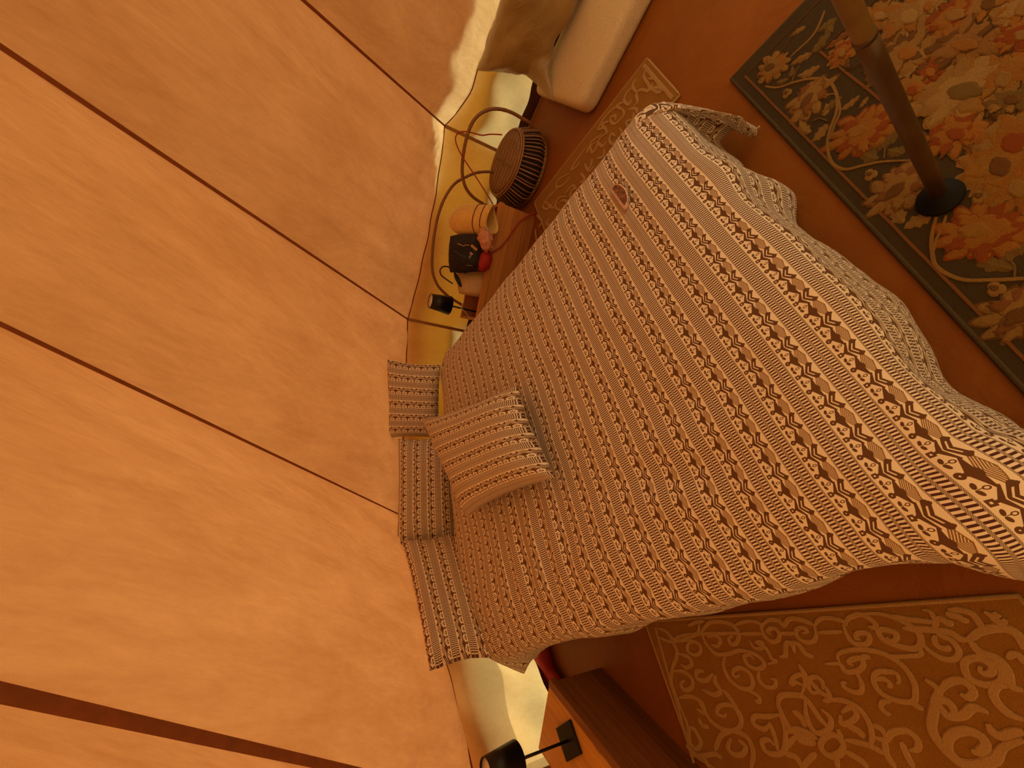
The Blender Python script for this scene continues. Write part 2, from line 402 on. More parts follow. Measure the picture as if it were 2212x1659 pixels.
# dimming cover added unseen to dim the roof: ends a hand above the eave on the rear right, so the bare canvas glows there
GAP = lambda i, t: {0: lerp(.16, .060, t) + .016 * math.sin(t * 19) + .010 * math.sin(t * 43), 1: max(-.04, .060 - .19 * t) + .004 * math.sin(t * 50)}.get(i, -.04)
COVERED = (0, 1, 2, 3, 4, 5)  # rear gores dimmed, front ones left bare to brighten the bed
dim_cover = thing('dimming_cover', 'dimming cover added unseen to dim the rear of the tent roof', None, (C[0], C[1], .5), kind='structure')
for i in COVERED:
    obj('dimming_panel', grid(lambda u, v, i=i: roofpt(i, u, lerp(GAP(i, u), .985, v), .035), 40 if i < 2 else 8, 12), M['dim_cover'], dim_cover, world=True, uv=[(a_ / (40 if i < 2 else 8) * 1.4 + i * 3, b_ / 12 * 3.3) for b_ in range(13) for a_ in range((40 if i < 2 else 8) + 1)])

for i in range(NN):                             # unseen skirt added outside the upper wall to darken and tint it
    if i not in COVERED: continue
    def skirt(u, v, i=i):
        e = eave(i, u); cdv = e[:2] - C; cdv /= np.linalg.norm(cdv); hgt = {3: .11, 0: .22, 1: .50, 2: .44}.get(i, .3) + (.07 if i == 3 else .05) * math.sin(u * 7 + i * 2) + .02 * math.sin(u * 23)
        return np.array([e[0] + cdv[0] * (.035 + .015 * v + .01 * math.sin(u * 31) * v), e[1] + cdv[1] * (.035 + .015 * v + .01 * math.sin(u * 31) * v), e[2] + .03 - hgt * v])
    obj('tinting_skirt', grid(skirt, 30, 4), M['skirt'], dim_cover, world=True, uv=[(a_ / 20 + i, b_ / 16) for b_ in range(5) for a_ in range(31)])

# ------------------------------------------------------------------ bed
FLc, FRc, HRc, HLc = np.array([-.085, .235, .42]), np.array([1.07, 1.175, .42]), np.array([.06, 2.69, .50]), np.array([-1.31, 1.775, .50])
BW = 1.60; BL = 2.03
band = np.array([.755, .656]); bperp = np.array([.656, -.755])      # along the printed bands / towards the foot
def bedquad(a, b): return lerp(lerp(FLc, FRc, a), lerp(HLc, HRc, a), b)
bed = thing('bed', 'low double bed hidden under the printed bedspread', 'bed', tuple(np.append(bedquad(.5, .5)[:2], 0)))
def quadat(a0, a1, b0, b1): return [bedquad(a0, b0), bedquad(a1, b0), bedquad(a1, b1), bedquad(a0, b1)]
q = quadat(.05, .95, .05, .93); obj('bed_base', quadslab(q, .0, .16, .006), M['bedwood'], bed, world=True, smooth=False)
q = quadat(.045, .955, .045, .93); obj('mattress', quadslab(q, .16, .37, .05, 4), M['shell'], bed, world=True)
def corner_r(a, b): return .34 if (a < .5 and b > .5) else (.13 if b > .5 else (.055 if a > .5 else .10))
def bedspread(a, b):
    """a: -oL..1+oR across, b: -oF..1+oH along; returns world point and uv"""
    x, y = a * BW, b * BL
    R = corner_r(a, b)
    qx = min(max(x, R), BW - R); qy = min(max(y, R), BL - R)
    ex, ey = x - qx, y - qy; ln = math.hypot(ex, ey)
    P2 = lambda xx, yy: bedquad(xx / BW, yy / BL)
    # across-head bulge profile on top
    if ln <= R:
        p = P2(x, y).copy(); over = 0.0; dr = None; edge = R - ln if ln > 0 else min(x, BW - x, y, BL - y)
        edge = min(x, BW - x, y, BL - y) if ln == 0 else R - ln
    else:
        ux, uy = ex / ln, ey / ln; over = min(ln - R, .425 + .00002 * (ln - R))
        p = P2(qx + ux * R, qy + uy * R).copy(); d2 = P2(qx + ux * (R + .01), qy + uy * (R + .01)) - p; d2[2] = 0; dr = d2 / np.linalg.norm(d2); edge = 0.0
    w = p[:2]; uvx = w @ band; uvy = w @ bperp
    T = p[2]
    sm = min(1, edge / .16); puff = .028 * (1 - (1 - sm) ** 2)
    wx, wy = p[0], p[1]
    rip = .010 * n3(wx * 3.1, wy * 3.1, .3) + .005 * n3(wx * 8, wy * 6, 1.7)
    # soft creases near the head-left corner
    dl = math.hypot(wx + .75, wy - 1.35); rip += .009 * math.sin((wx * .8 - wy * 1.1) * 34) * math.exp(-(dl / .30) ** 2)
    rip += .006 * math.sin((wx * 1.2 + wy * .5) * 26) * math.exp(-((wx + .25) ** 2 + (wy - .75) ** 2) / .05)
    if over <= 0:
        p[2] = T + puff + rip * sm - .006; return p, (uvx, uvy)
    uvx += (dr[:2] @ band) * over; uvy += (dr[:2] @ bperp) * over
    rf = .075; arc = rf * math.pi / 2
    per = math.atan2(ey, ex)
    s_ = x * 1.0 + y * .77
    along = x if abs(ey) > abs(ex) else y
    foot = max(0.0, -ey / ln); left = max(0.0, -ex / ln); head = max(0.0, ey / ln); right = max(0, ex / ln)
    corner = min(1.0, 2.2 * min(abs(ex), abs(ey)) / ln)
    if over < arc:
        th = over / rf; out_ = rf * math.sin(th) ; dz = rf * (1 - math.cos(th))
    else:
        out_ = rf; dz = rf + (over - arc)
    k = min(1, over / .30)
    flare = .015 * foot + .03 * right + .01 * left + .13 * corner
    out_ += flare * k + k * (.014 + .012 * foot) * math.sin(along * 12.5 + 4.0 * n3(along * 2.2, 7.7)) + .02 * k * n3(along * 6, over * 5, 4.0)
    dz -= .012 * k * (1 + math.sin(along * 17))
    z = T - dz - .006
    fl_ = .016 + .010 * (1 + n3(along * 5, over * 9, 2.2))
    if z < fl_:
        out_ += (fl_ - z) * .85; z = fl_
    fw_ = min(1.0, 2.6 * min(foot, right)); dd = lerp(dr[:2], np.array([.12, -1.0]), fw_); dd = dd / np.linalg.norm(dd)
    fwl_ = min(1.0, 2.6 * min(foot, left))
    p[:2] += dd * (out_ * (1 - .12 * fw_) + .015 * k * fwl_)
    p[2] = z
    return p, (uvx, uvy)
NA, NB = 230, 270
oL, oR, oF, oH = .24 / BW, .36 / BW, .40 / BL, .10 / BL
V = []; UV = []; F = []
for j in range(NB + 1):
    for i in range(NA + 1):
        a = lerp(-oL, 1 + oR, i / NA); b = lerp(-oF, 1 + oH, j / NB)
        pt, uvp = bedspread(a, b); V.append(pt); UV.append(uvp)
F = [(j * (NA + 1) + i, j * (NA + 1) + i + 1, (j + 1) * (NA + 1) + i + 1, (j + 1) * (NA + 1) + i) for j in range(NB) for i in range(NA)]
bs = obj('bedspread', (V, F), M['cloth'], None, uv=UV, loc=(.0, 1.4, 0.0))
md = bs.modifiers.new('thickness', 'SOLIDIFY'); md.thickness = .004; md.offset = -1
tag(bs, 'peach and brown folk print bedspread covering the whole bed', 'bedspread')

# ------------------------------------------------------------------ cushions and pillows
def cushion(cs, th, n=26, pinch=.09, wr=.004, seed=0.0, rot=False, ear=.0, lumps=0.0):
    """closed pillow over four corner points (c00,c10,c11,c01); returns verts, faces, uv"""
    cs = [np.asarray(c, float) for c in cs]
    ux = (cs[1] - cs[0] + cs[2] - cs[3]) / 2; uy = (cs[3] - cs[0] + cs[2] - cs[1]) / 2
    Wd, Hd = np.linalg.norm(ux), np.linalg.norm(uy); nrm = np.cross(ux, uy); nrm /= np.linalg.norm(nrm)
    V, F, UV = [], [], []
    for side in (1, -1):
        b0 = len(V)
        for j in range(n + 1):
            for i in range(n + 1):
                u = 1 - math.cos(math.pi * i / n); v = 1 - math.cos(math.pi * j / n); u /= 2; v /= 2
                su, sv = 2 * u - 1, 2 * v - 1
                uu = .5 + su / 2 * (1 - pinch * (1 - sv * sv) * abs(su)); vv = .5 + sv / 2 * (1 - pinch * (1 - su * su) * abs(sv))
                p = lerp(lerp(cs[0], cs[1], uu), lerp(cs[3], cs[2], uu), vv)
                f = max(0, (1 - su ** 4)) ** .55 * max(0, (1 - sv ** 4)) ** .55
                e = n3(u * 4 + seed, v * 4, side * 1.3 + seed) * lumps * f + wr * f ** .5 * math.sin((u * 9 + v * 4 + seed) * 3) * (1 - f)
                rim = wr * 1.6 * n3(u * 11 + seed, v * 11, seed) * (1 - f)
                V.append(p + nrm * (side * th * .5 * f + e + rim)); UV.append((u * Wd, v * Hd) if not rot else (v * Hd, u * Wd))
        for j in range(n):
            for i in range(n):
                q = (b0 + j * (n + 1) + i, b0 + j * (n + 1) + i + 1, b0 + (j + 1) * (n + 1) + i + 1, b0 + (j + 1) * (n + 1) + i)
                F.append(q if side > 0 else q[::-1])
    return V, F, UV
def put_cushion(name, cs, th, label, cat, mat, group=None, **k):
    V, F, UV = cushion(cs, th, **k)
    return tag(obj(name, (V, F), mat, None, uv=UV), label, cat, group)
# bands run down the two small cushions, across the two long pillows
put_cushion('cushion', [atd(950, 948, 2.72), atd(952, 786, 2.70), atd(835, 775, 2.86), atd(833, 948, 2.86)], .17, 'small brown print cushion propped upright at the head end furthest right', 'cushion', M['cloth'], rot=True, pinch=.07, seed=1.0)
put_cushion('pillow', [atd(990, 1178, 2.50), atd(982, 940, 2.62), atd(860, 948, 2.80), atd(857, 1180, 2.66)], .20, 'brown print pillow standing behind the tilted square cushion', 'pillow', M['cloth'], pinch=.05, seed=2.0, lumps=.006)
put_cushion('pillow', [atd(1075, 1420, 2.03), atd(1000, 1150, 2.42), atd(868, 1170, 2.60), atd(928, 1452, 2.13)], .20, 'crumpled print pillow at the head end nearest the chest with square lamp', 'pillow', M['cloth'], pinch=.07, seed=3.0, lumps=.012, wr=.008)
put_cushion('cushion', [at(1010, 1118, .60), at(1200, 1032, .565), at(1118, 832, .575), at(912, 905, .70)], .17, 'square print cushion lying tilted on the bedspread by the pillows', 'cushion', M['cloth'], pinch=.10, seed=4.0, lumps=.006)

# little half-round tray lying on the spread
q = [at(1321, 413, .455), at(1352, 456, .455)]
base = (q[0] + q[1]) / 2; ax = q[1] - q[0]; Lx = np.linalg.norm(ax); ax /= Lx; ay = np.array([-ax[1], ax[0], 0]);
if (at(1362, 425, .455) - base) @ ay < 0: ay = -ay
dep = (at(1362, 425, .455) - base) @ ay
tray = thing('pouch', 'small half-round mottled brown pouch with pale rim lying on the bedspread', 'pouch', tuple(base))
def halfd(s, z, n=18): return [base + ax * Lx / 2 * s * math.cos(math.pi * k / n) * (1 if 1 else 0) + ay * (dep * (1 - (1 - s) * .7) * math.sin(math.pi * k / n) ** .8 + (1 - s) * .085) + np.array([0, 0, z]) for k in range(n + 1)]
mb = MB(); rings = [halfd(1.0, .0), halfd(1.02, .006), halfd(.97, .014), halfd(.90, .015), halfd(.88, .009)]
Vv = [p for r_ in rings for p in r_]; n_ = len(rings[0]); Ff = [(r * n_ + k, r * n_ + (k + 1) % n_, (r + 1) * n_ + (k + 1) % n_, (r + 1) * n_ + k) for r in range(len(rings) - 1) for k in range(n_)]
Ff.append(tuple(range(n_))[::-1])
M['rimpale'] = plain('pale rim', (.62, .42, .34), .5)
mt, nt, p, out = newmat('mottled brown'); v = coords(nt, 'Object'); f1 = spread(nz(nt, v, 90, 4, .7), .42, .6)
nt.links.new(mixc(nt, f1, (.10, .035, .02), (.34, .17, .11)), p.inputs['Base Color']); p.inputs['Roughness'].default_value = .4; M['mottle'] = mt
obj('rim', (Vv, Ff), M['rimpale'], tray, world=True)
tp = halfd(.885, .010); obj('top_panel', (tp, [tuple(range(len(tp)))]), M['mottle'], tray, world=True, smooth=False)

# ------------------------------------------------------------------ chests
M['panel'] = wood('laminated chest front', (.34, .115, .022), (.50, .20, .045), 1.0, .4)
M['panel2'] = wood('laminated chest front pale', (.44, .165, .03), (.60, .26, .06), 1.0, .4)
M['panel3'] = wood('laminated chest front dark', (.26, .08, .014), (.40, .15, .03), 1.0, .4)
M['shaded1'] = wood('shaded chest front', (.16, .055, .014), (.26, .10, .03), 1.0, .4)  # darker copies of the chest wood: shade on this front put into colour
M['shaded2'] = wood('shaded chest front pale', (.18, .065, .017), (.28, .115, .035), 1.0, .4)
M['shaded3'] = wood('shaded chest front dark', (.11, .035, .01), (.18, .065, .02), 1.0, .4)
M['pine'] = wood('pine lid', (.50, .22, .03), (.68, .34, .07), .8, .4, True)
def chest(label, o, rz, L, D, H, lid):
    t = thing('chest', label, 'chest', (o[0], o[1], 0), rz)
    hs = (.0, .075, .165, H - .004)
    for k, mk in enumerate(('panel3', 'panel', 'panel2') if not lid else ('shaded3', 'shaded1', 'shaded2')):
        obj('front_board', bevbox(0, 0, hs[k] + .0008, L, .018, hs[k + 1] - .0008, .0012), M[mk], t, smooth=False)
    obj('front_rail', bevbox(-.004, -.012, H - .034, L + .004, .020, H, .003), M['shaded2' if lid else 'panel2'], t, smooth=False)
    for x in (0.001, L - .019): obj('side_panel', bevbox(x, .019, .004, x + .018, D - .019, H - .006, .001), M['panel'], t, smooth=False)
    obj('back_panel', bevbox(0, D - .018, 0, L, D, H - .002, .001), M['panel'], t, smooth=False)
    obj('base_panel', bevbox(.02, .02, .03, L - .02, D - .02, .045, .001), M['panel3'], t, smooth=False)
    if lid: obj('lid', bevbox(.0, .021, H - .016, L, D + .002, H - .001, .002), M['pine'], t, smooth=False)
    return t
chest('long low wooden chest with pine lid and black square-footed lamp on it', np.array([-1.272, .36]), math.atan2(1, .034), 1.0, .29, .30, True)
CR0 = np.array([.405, 2.685]); CRL = np.array([.80, -.106]); crz = math.atan2(CRL[1], CRL[0])
chest('open low wooden chest holding the bags beside the bed', CR0, crz, .812, .30, .29, False)
crx = CRL / np.linalg.norm(CRL); cry = np.array([-crx[1], crx[0]])
def cr(x, y, z): q = CR0 + crx * x + cry * y; return np.array([q[0], q[1], z])

# ------------------------------------------------------------------ lamps
def frustum_shade(t, cx, z0, z1, r0, r1, world=True):
    b = np.array([cx[0], cx[1], 0])
    obj('lamp_shade', lathe([(r0 * .97, z0 + .004), (r0, z0), (r1, z1), (r1 * .95, z1), (r1 * .94, z1 - .004), (r0 * .965, z0 + .006)], 40, b), M['black'], t, world=True)
lc = np.array([-1.349, 1.192])
t = thing('table_lamp', 'black table lamp with square foot standing on the pine lid', 'lamp', (lc[0], lc[1], .30))
a1 = np.array([.087, -.066]); a1 /= np.linalg.norm(a1); a2 = np.array([-a1[1], a1[0]])
V, F = bevbox(-.054, -.054, .2995, .054, .054, .313, .002)
V = [(lc[0] + a1[0] * v[0] + a2[0] * v[1], lc[1] + a1[1] * v[0] + a2[1] * v[1], v[2]) for v in V]
obj('base', (V, F), M['black'], t, world=True, smooth=False)
obj('pole', lathe([(.0055, .312), (.0055, .62)], 12, (lc[0], lc[1], 0)), M['black'], t, world=True)
frustum_shade(t, lc, .545, .675, .062, .045)
obj('diffuser', lathe([(.0, .662), (.042, .664), (.042, .668), (.0, .668)], 24, (lc[0], lc[1], 0)), M['bulb'], t, world=True)
rc_ = np.array([.497, 2.875])
t = thing('table_lamp', 'slim black table lamp with flared round foot inside the open chest', 'lamp', (rc_[0], rc_[1], .045))
obj('base', lathe([(.05, .0455), (.05, .052), (.040, .06), (.022, .09), (.009, .135), (.0, .14)], 28, (rc_[0], rc_[1], 0)), M['black'], t, world=True)
obj('pole', lathe([(.0065, .13), (.0065, .47)], 12, (rc_[0], rc_[1], 0)), M['black'], t, world=True)
frustum_shade(t, rc_, .425, .575, .068, .051)
obj('diffuser', lathe([(.0, .566), (.0485, .567), (.0485, .572), (.006, .572), (.006, .5735), (0, .5735)], 28, (rc_[0], rc_[1], 0)), M['bulb'], t, world=True)

# ------------------------------------------------------------------ things in the open chest
def blob(c, A1, A2, A3, e=2.4, nz_=.0, freq=6, n=30, seed=0.0):
    """rounded lump: superellipsoid with axes A1..A3 and surface noise"""
    c = np.asarray(c, float); A = [np.asarray(a, float) for a in (A1, A2, A3)]
    sp = lambda x, p: math.copysign(abs(x) ** p, x); k = 2 / e
    def fn(u, v):
        th = 2 * math.pi * u; ph = math.pi * (v - .5)
        x, y, z = sp(math.cos(ph), k) * sp(math.cos(th), k), sp(math.cos(ph), k) * sp(math.sin(th), k), sp(math.sin(ph), k)
        r = 1 + nz_ * n3(x * freq / 3 + seed, y * freq / 3, z * freq / 3 + seed) + nz_ * .5 * n3(x * freq + seed, y * freq, z * freq)
        return c + (A[0] * x + A[1] * y + A[2] * z) * r
    V, F = grid(fn, n, n // 2); return V, F
cx3 = np.array([crx[0], crx[1], 0]); cy3 = np.array([cry[0], cry[1], 0]); cz3 = np.array([0, 0, 1.])
M['felt'] = plain('mustard felt', (.72, .43, .11), .95, var=.12, vscale=60, bstr=.4, bscale=350, sheen=.3)
M['stitch'] = plain('maroon stitching', (.12, .02, .03), .8)
M['palecanvas'] = plain('pale calico', (.62, .42, .24), .9, var=.08, bstr=.3, bscale=300)
M['blackcloth'] = plain('black printed cloth', (.016, .008, .009), .8, var=.5, vscale=18, bstr=.4)
M['red'] = plain('red cloth', (.34, .010, .006), .7, bstr=.2)
M['pink'] = plain('salmon cloth', (.60, .26, .15), .85, bstr=.3)
M['ochre'] = plain('ochre print', (.50, .25, .06), .8); M['tanprint'] = plain('tan print', (.45, .26, .17), .8); M['greenprint'] = plain('green thread', (.13, .16, .10), .8)
M['cable'] = plain('red cable', (.34, .018, .014), .5); M['white'] = plain('white lead', (.6, .55, .48), .5)
# pale bag with black handle
t = thing('bag', 'pale calico bag with a black cord handle, beside the slim lamp', 'bag', tuple(cr(.20, .15, .046)))
pb = [atd(1052, 640, 2.80), atd(1052, 578, 2.80), atd(988, 588, 2.90), atd(992, 634, 2.90)]
for q in pb[:2]: q[2] = .10
V, F, UV = cushion(pb, .13, pinch=-.05, seed=5.0, wr=.003, n=22)
obj('body', (V, F), M['palecanvas'], t, world=True)
obj('handle', tube(crom([atd(978, 613, 2.84), atd(965, 604, 2.85), atd(953, 594, 2.86), atd(951, 583, 2.86), atd(958, 576, 2.85), atd(970, 577, 2.83), atd(985, 583, 2.81), atd(1006, 590, 2.74)]), .0048, 8), M['blackcloth'], t, world=True)
s0 = [atd(982, 590, 2.86), atd(988, 602, 2.80), atd(996, 620, 2.78)]
obj('strap', tube(crom(s0), [.006 + .010 * math.sin(math.pi * k / 16) for k in range(17)], 8), M['blackcloth'], t, world=True)
# black printed pouch
t = thing('bag', 'black cloth bag with ochre and tan print, middle of the open chest', 'bag', tuple(cr(.40, .14, .05)))
bc = [atd(1044, 583, 2.74), atd(1038, 508, 2.74), atd(973, 510, 2.84), atd(972, 588, 2.84)]
V, F, UV = cushion(bc, .15, pinch=-.10, seed=6.0, wr=.006, n=26, lumps=.016)
bo = obj('body', (V, F), M['blackcloth'], t, world=True)
nb = np.cross(bc[1] - bc[0], bc[3] - bc[0]); nb /= np.linalg.norm(nb)
if nb[1] > 0: nb = -nb
VV = np.array(V)
def onbag(px, py, off=.003):                       # nearest front-surface point along the sight line
    d = ray(px, py); d = d / np.linalg.norm(d); r_ = VV - CAM; tt = r_ @ d; perp = np.linalg.norm(r_ - np.outer(tt, d), axis=1)
    k = np.argsort(perp)[:6]; k = k[np.argmin(tt[k])]; return CAM + d * (tt[k] - off)
def patch(px): return [onbag(x, y, .005) for x, y in px]
K = lambda x, y: (960 + .0784 * x, 490 + .0784 * y)
for nm, mk, px in (('print_patch', 'ochre', [K(760, 475), K(915, 620), K(875, 670), K(715, 535)]), ('print_patch', 'tanprint', [K(710, 685), K(795, 740), K(755, 795), K(690, 735)]), ('print_patch', 'greenprint', [K(690, 770), K(755, 800), K(690, 890), K(660, 840)])):
    P = patch(px); c = sum(P) / 4; c = c + nb * .001
    obj(nm, (P + [p - nb * .004 for p in P], [(0, 1, 2, 3), (4, 5, 6, 7), (0, 1, 5, 4), (1, 2, 6, 5), (2, 3, 7, 6), (3, 0, 4, 7)]), M[mk], t, world=True, smooth=False)
obj('print_line', tube([onbag(*K(*q), .006) for q in ((360, 460), (460, 500), (545, 540), (560, 500), (690, 505))], .003, 5), M['ochre'], t, world=True)
obj('print_line', tube([onbag(*K(*q), .006) for q in ((280, 670), (330, 700), (355, 680), (370, 760), (410, 720), (430, 790), (480, 770), (510, 820), (545, 790), (560, 850), (600, 820))], .0016, 5), M['greenprint'], t, world=True)
obj('print_line', tube([onbag(*K(*q), .006) for q in ((610, 1040), (640, 1080), (710, 1050), (725, 1090), (750, 1060), (770, 1100))], .0014, 5), M['tanprint'], t, world=True)
tag(obj('red_cloth', blob(atd(1046, 562, 2.72), cx3 * .075, cy3 * .05, cz3 * .05, 2.2, .12, 7, seed=2.0), M['red']), 'red cloth bundle bulging under the black printed bag', 'cloth')
# salmon garment with creases
tag(obj('crumpled_garment', blob(atd(1049, 517, 2.69), cx3 * .07 + cz3 * .02, cy3 * .04, cz3 * .05, 2.0, .34, 11, 40, seed=9.0), M['pink']), 'crumpled salmon garment between mustard bag and black bag', 'garment')
# mustard felt bucket lying mouth-down towards the viewer
t = thing('bag', 'mustard felt bucket bag with two dark stitched bands tipped mouth-down', 'bag', tuple(cr(.60, .16, .05)))
p0, p1 = atd(972, 480, 2.98), atd(1064, 474, 2.72); axv = (p1 - p0) / np.linalg.norm(p1 - p0)
sx = cx3 - axv * (cx3 @ axv); sx /= np.linalg.norm(sx); sy = np.cross(axv, sx)
def feltpt(u, s, infl=0.0):
    th = 2 * math.pi * u; r = (.100 * min(1, (s * 3.2) ** .5)) * (1 - .10 * s) + infl
    fold = 1 - .22 * max(0, s - .75) * 4 * max(0, math.cos(th - 2.2)) ** 3
    return p0 + axv * (s * np.linalg.norm(p1 - p0) * (1 + .05 * math.sin(th * 2) * s)) + sx * (r * 1.05 * math.cos(th) * fold) + sy * (r * .85 * math.sin(th) * fold) + sx * .004 * n3(u * 9, s * 5)
V1, F1 = grid(lambda u, v: feltpt(u, .002 + v * .998), 44, 24)
V2, F2 = grid(lambda u, v: feltpt(u, 1 - v * .6, -.010), 44, 12)
mb = MB().add((V1, F1)).add((V2, F2)); n44 = 45
o1 = 24 * n44; o2 = len(V1)
mb.f += [(o1 + i, o1 + i + 1, o2 + i + 1, o2 + i) for i in range(44)]; mb.m += [0] * 44
obj('body', mb.vf, M['felt'], t, world=True)
for s in (.70, .86): obj('stitched_band', tube([feltpt(k / 48, s, .0015) for k in range(48)], .0032, 6, closed=True), M['stitch'], t, world=True)

# cables
tag(obj('cable', tube(crom([atd(1084, 291, 2.98), atd(1060, 290, 3.06), atd(1040, 292, 3.12), atd(1012, 285, 3.16), atd(992, 286, 3.18), atd(984, 298, 3.18), atd(988, 317, 3.16), atd(1003, 345, 3.12), atd(1030, 385, 3.05), atd(1060, 433, 2.98), atd(1072, 455, 2.95)], 8), .0045, 8), M['cable']), 'dark red cable looping up against the canvas behind the wicker basket', 'cable')
fr = lambda x, z: cr(x, -.017, z)
tag(obj('cable', tube(crom([cr(.40, .10, .20), cr(.435, .04, .27), cr(.45, -.005, .299), fr(.47, .285), fr(.53, .225), fr(.60, .185), fr(.68, .15), fr(.75, .11), fr(.80, .055), cr(.83, -.02, .012), cr(.84, .06, .008)], 8), .0045, 8), M['cable']), 'red cable hanging over the front of the open chest', 'cable')
tag(obj('cable', tube(crom([atd(1002, 650, 2.80), atd(996, 664, 2.79), atd(999, 668, 2.78), atd(1006, 676, 2.77), atd(1018, 690, 2.78)], 8), .0018, 6), M['white']), 'thin white lead by the slim lamp pole', 'cable')

# ------------------------------------------------------------------ wicker basket and cane hoop
M['cane'] = wood('dark cane', (.10, .035, .012), (.26, .11, .04), 3, .4)
M['cane2'] = wood('worn cane', (.22, .10, .035), (.40, .21, .08), 3, .45)
M['shadowcane'] = plain('basket lining', (.02, .010, .006), .9)  # near-black sheet, shadow between the canes put into its colour
M['bamboo'] = wood('bamboo handle', (.17, .065, .02), (.30, .13, .045), 2, .35)
bx, by = 1.595, 2.775; BR, BH = .225, .20
t = thing('basket', 'round lidded wicker basket with arched cane handle on the floor', 'basket', (bx, by, 0))
prof = lambda h: BR * (1.0 + .30 * math.sin(math.pi * min(1, h / BH) * .62 + .0) * (1 - h / BH) ** .6 * 1.25)
rad = lambda h: lerp(.245, .285, min(1, h / .07)) if h < .07 else lerp(.285, BR, ((h - .07) / (BH - .07)) ** 1.3)
obj('shadow_lining', lathe([(rad(h) - .012, h) for h in np.linspace(.004, BH - .012, 10)] + [(0, BH - .012)], 48, (bx, by, 0)), M['shadowcane'], t, world=True)
proto = None
for k in range(58):
    th = 2 * math.pi * k / 58 + rng.normal(0, .012)
    P = [(bx + rad(h) * math.cos(th), by + rad(h) * math.sin(th), h) for h in np.linspace(.012, BH - .006, 9)]
    obj('spoke', tube(P, .0052 + rng.uniform(-.0008, .0012), 6), M['cane' if k % 3 else 'cane2'], t, world=True)
for h, r_ in ((.010, .008), (.022, .007), (BH, .0075), (BH - .013, .007)):
    obj('hoop_rim', tube([(bx + (rad(min(h, BH)) + .002) * math.cos(2 * math.pi * k / 60), by + (rad(min(h, BH)) + .002) * math.sin(2 * math.pi * k / 60), h + .004) for k in range(60)], r_, 7, closed=True), M['cane2'], t, world=True)
la = np.array([.83, -.56]); lb = np.array([.56, .83])
lid = obj('lid', lathe([(0, BH + .001), (BR - .004, BH + .001), (BR - .004, BH + .004), (0, BH + .004)], 48, (bx, by, 0)), M['shadowcane'], t, world=True)
k = 0; y = -BR + .016
while y < BR - .01:
    hl = math.sqrt(max(1e-5, (BR - .008) ** 2 - y * y)); w = .0066
    P = [np.array([bx, by, BH + .009 + .0018 * n3(y * 50, s * 2)]) + np.append(la * s + lb * (y + .002 * n3(s * 6, y * 20)), 0) for s in np.linspace(-hl, hl, 8)]
    obj('lid_cane', tube(P, w * .62, 6), M['cane2' if k % 4 else 'cane'], lid, world=True); y += w * 2.02; k += 1
obj('lid_binding', tube([np.array([bx, by, BH + .016]) + np.append(la * .02 * math.sin(s * 40) * .2 + lb * s, 0) for s in np.linspace(-.16, .15, 22)], .003, 5), M['cane'], lid, world=True)
hp = np.array([1.555, 2.745, 0]); hn = np.cross(np.array([-.51, .29, 0]), cz3); hn /= np.linalg.norm(hn)
def onplane(px, py, p, n): w = ray(px, py); tt = ((p - CAM) @ n) / (w @ n); return CAM + w * tt
def bandy(P, r): # cane rod with a knuckle now and then
    return [r * (1 + .12 * (abs((i / 11.0) % 1 - .5) > .46)) for i in range(len(P))]
A1 = [onplane(x, y, hp, hn) for x, y in ((1148, 270), (1128, 256), (1105, 243), (1082, 236), (1060, 236), (1040, 244), (1022, 262), (1010, 290), (1003, 320), (999, 350), (999, 380), (1006, 405), (1020, 424), (1040, 438), (1062, 450))]
A1 = [np.append(np.array([bx, by]) + la * .225, .10)] + A1 + [np.append(np.array([bx, by]) - la * .225, .10)]
P = crom(A1, 6); obj('handle', tube(P, bandy(P, .0115), 10), M['bamboo'], t, world=True)
hp2 = cr(.5, .40, 0); hn2 = np.array([.13, .99, -.05]); hn2 /= np.linalg.norm(hn2)
A2 = [onplane(x, y, hp2, hn2) for x, y in ((1085, 372), (1058, 371), (1030, 373), (1005, 383), (982, 397), (962, 425), (948, 460), (939, 500), (934, 545), (934, 585), (944, 614), (960, 633), (980, 648), (1002, 661), (1024, 674))]
P = crom(A2, 6)
tag(obj('cane_hoop', tube(P, bandy(P, .0105), 10), M['bamboo']), 'tall bent cane hoop leaning on the canvas behind the open chest', 'hoop')

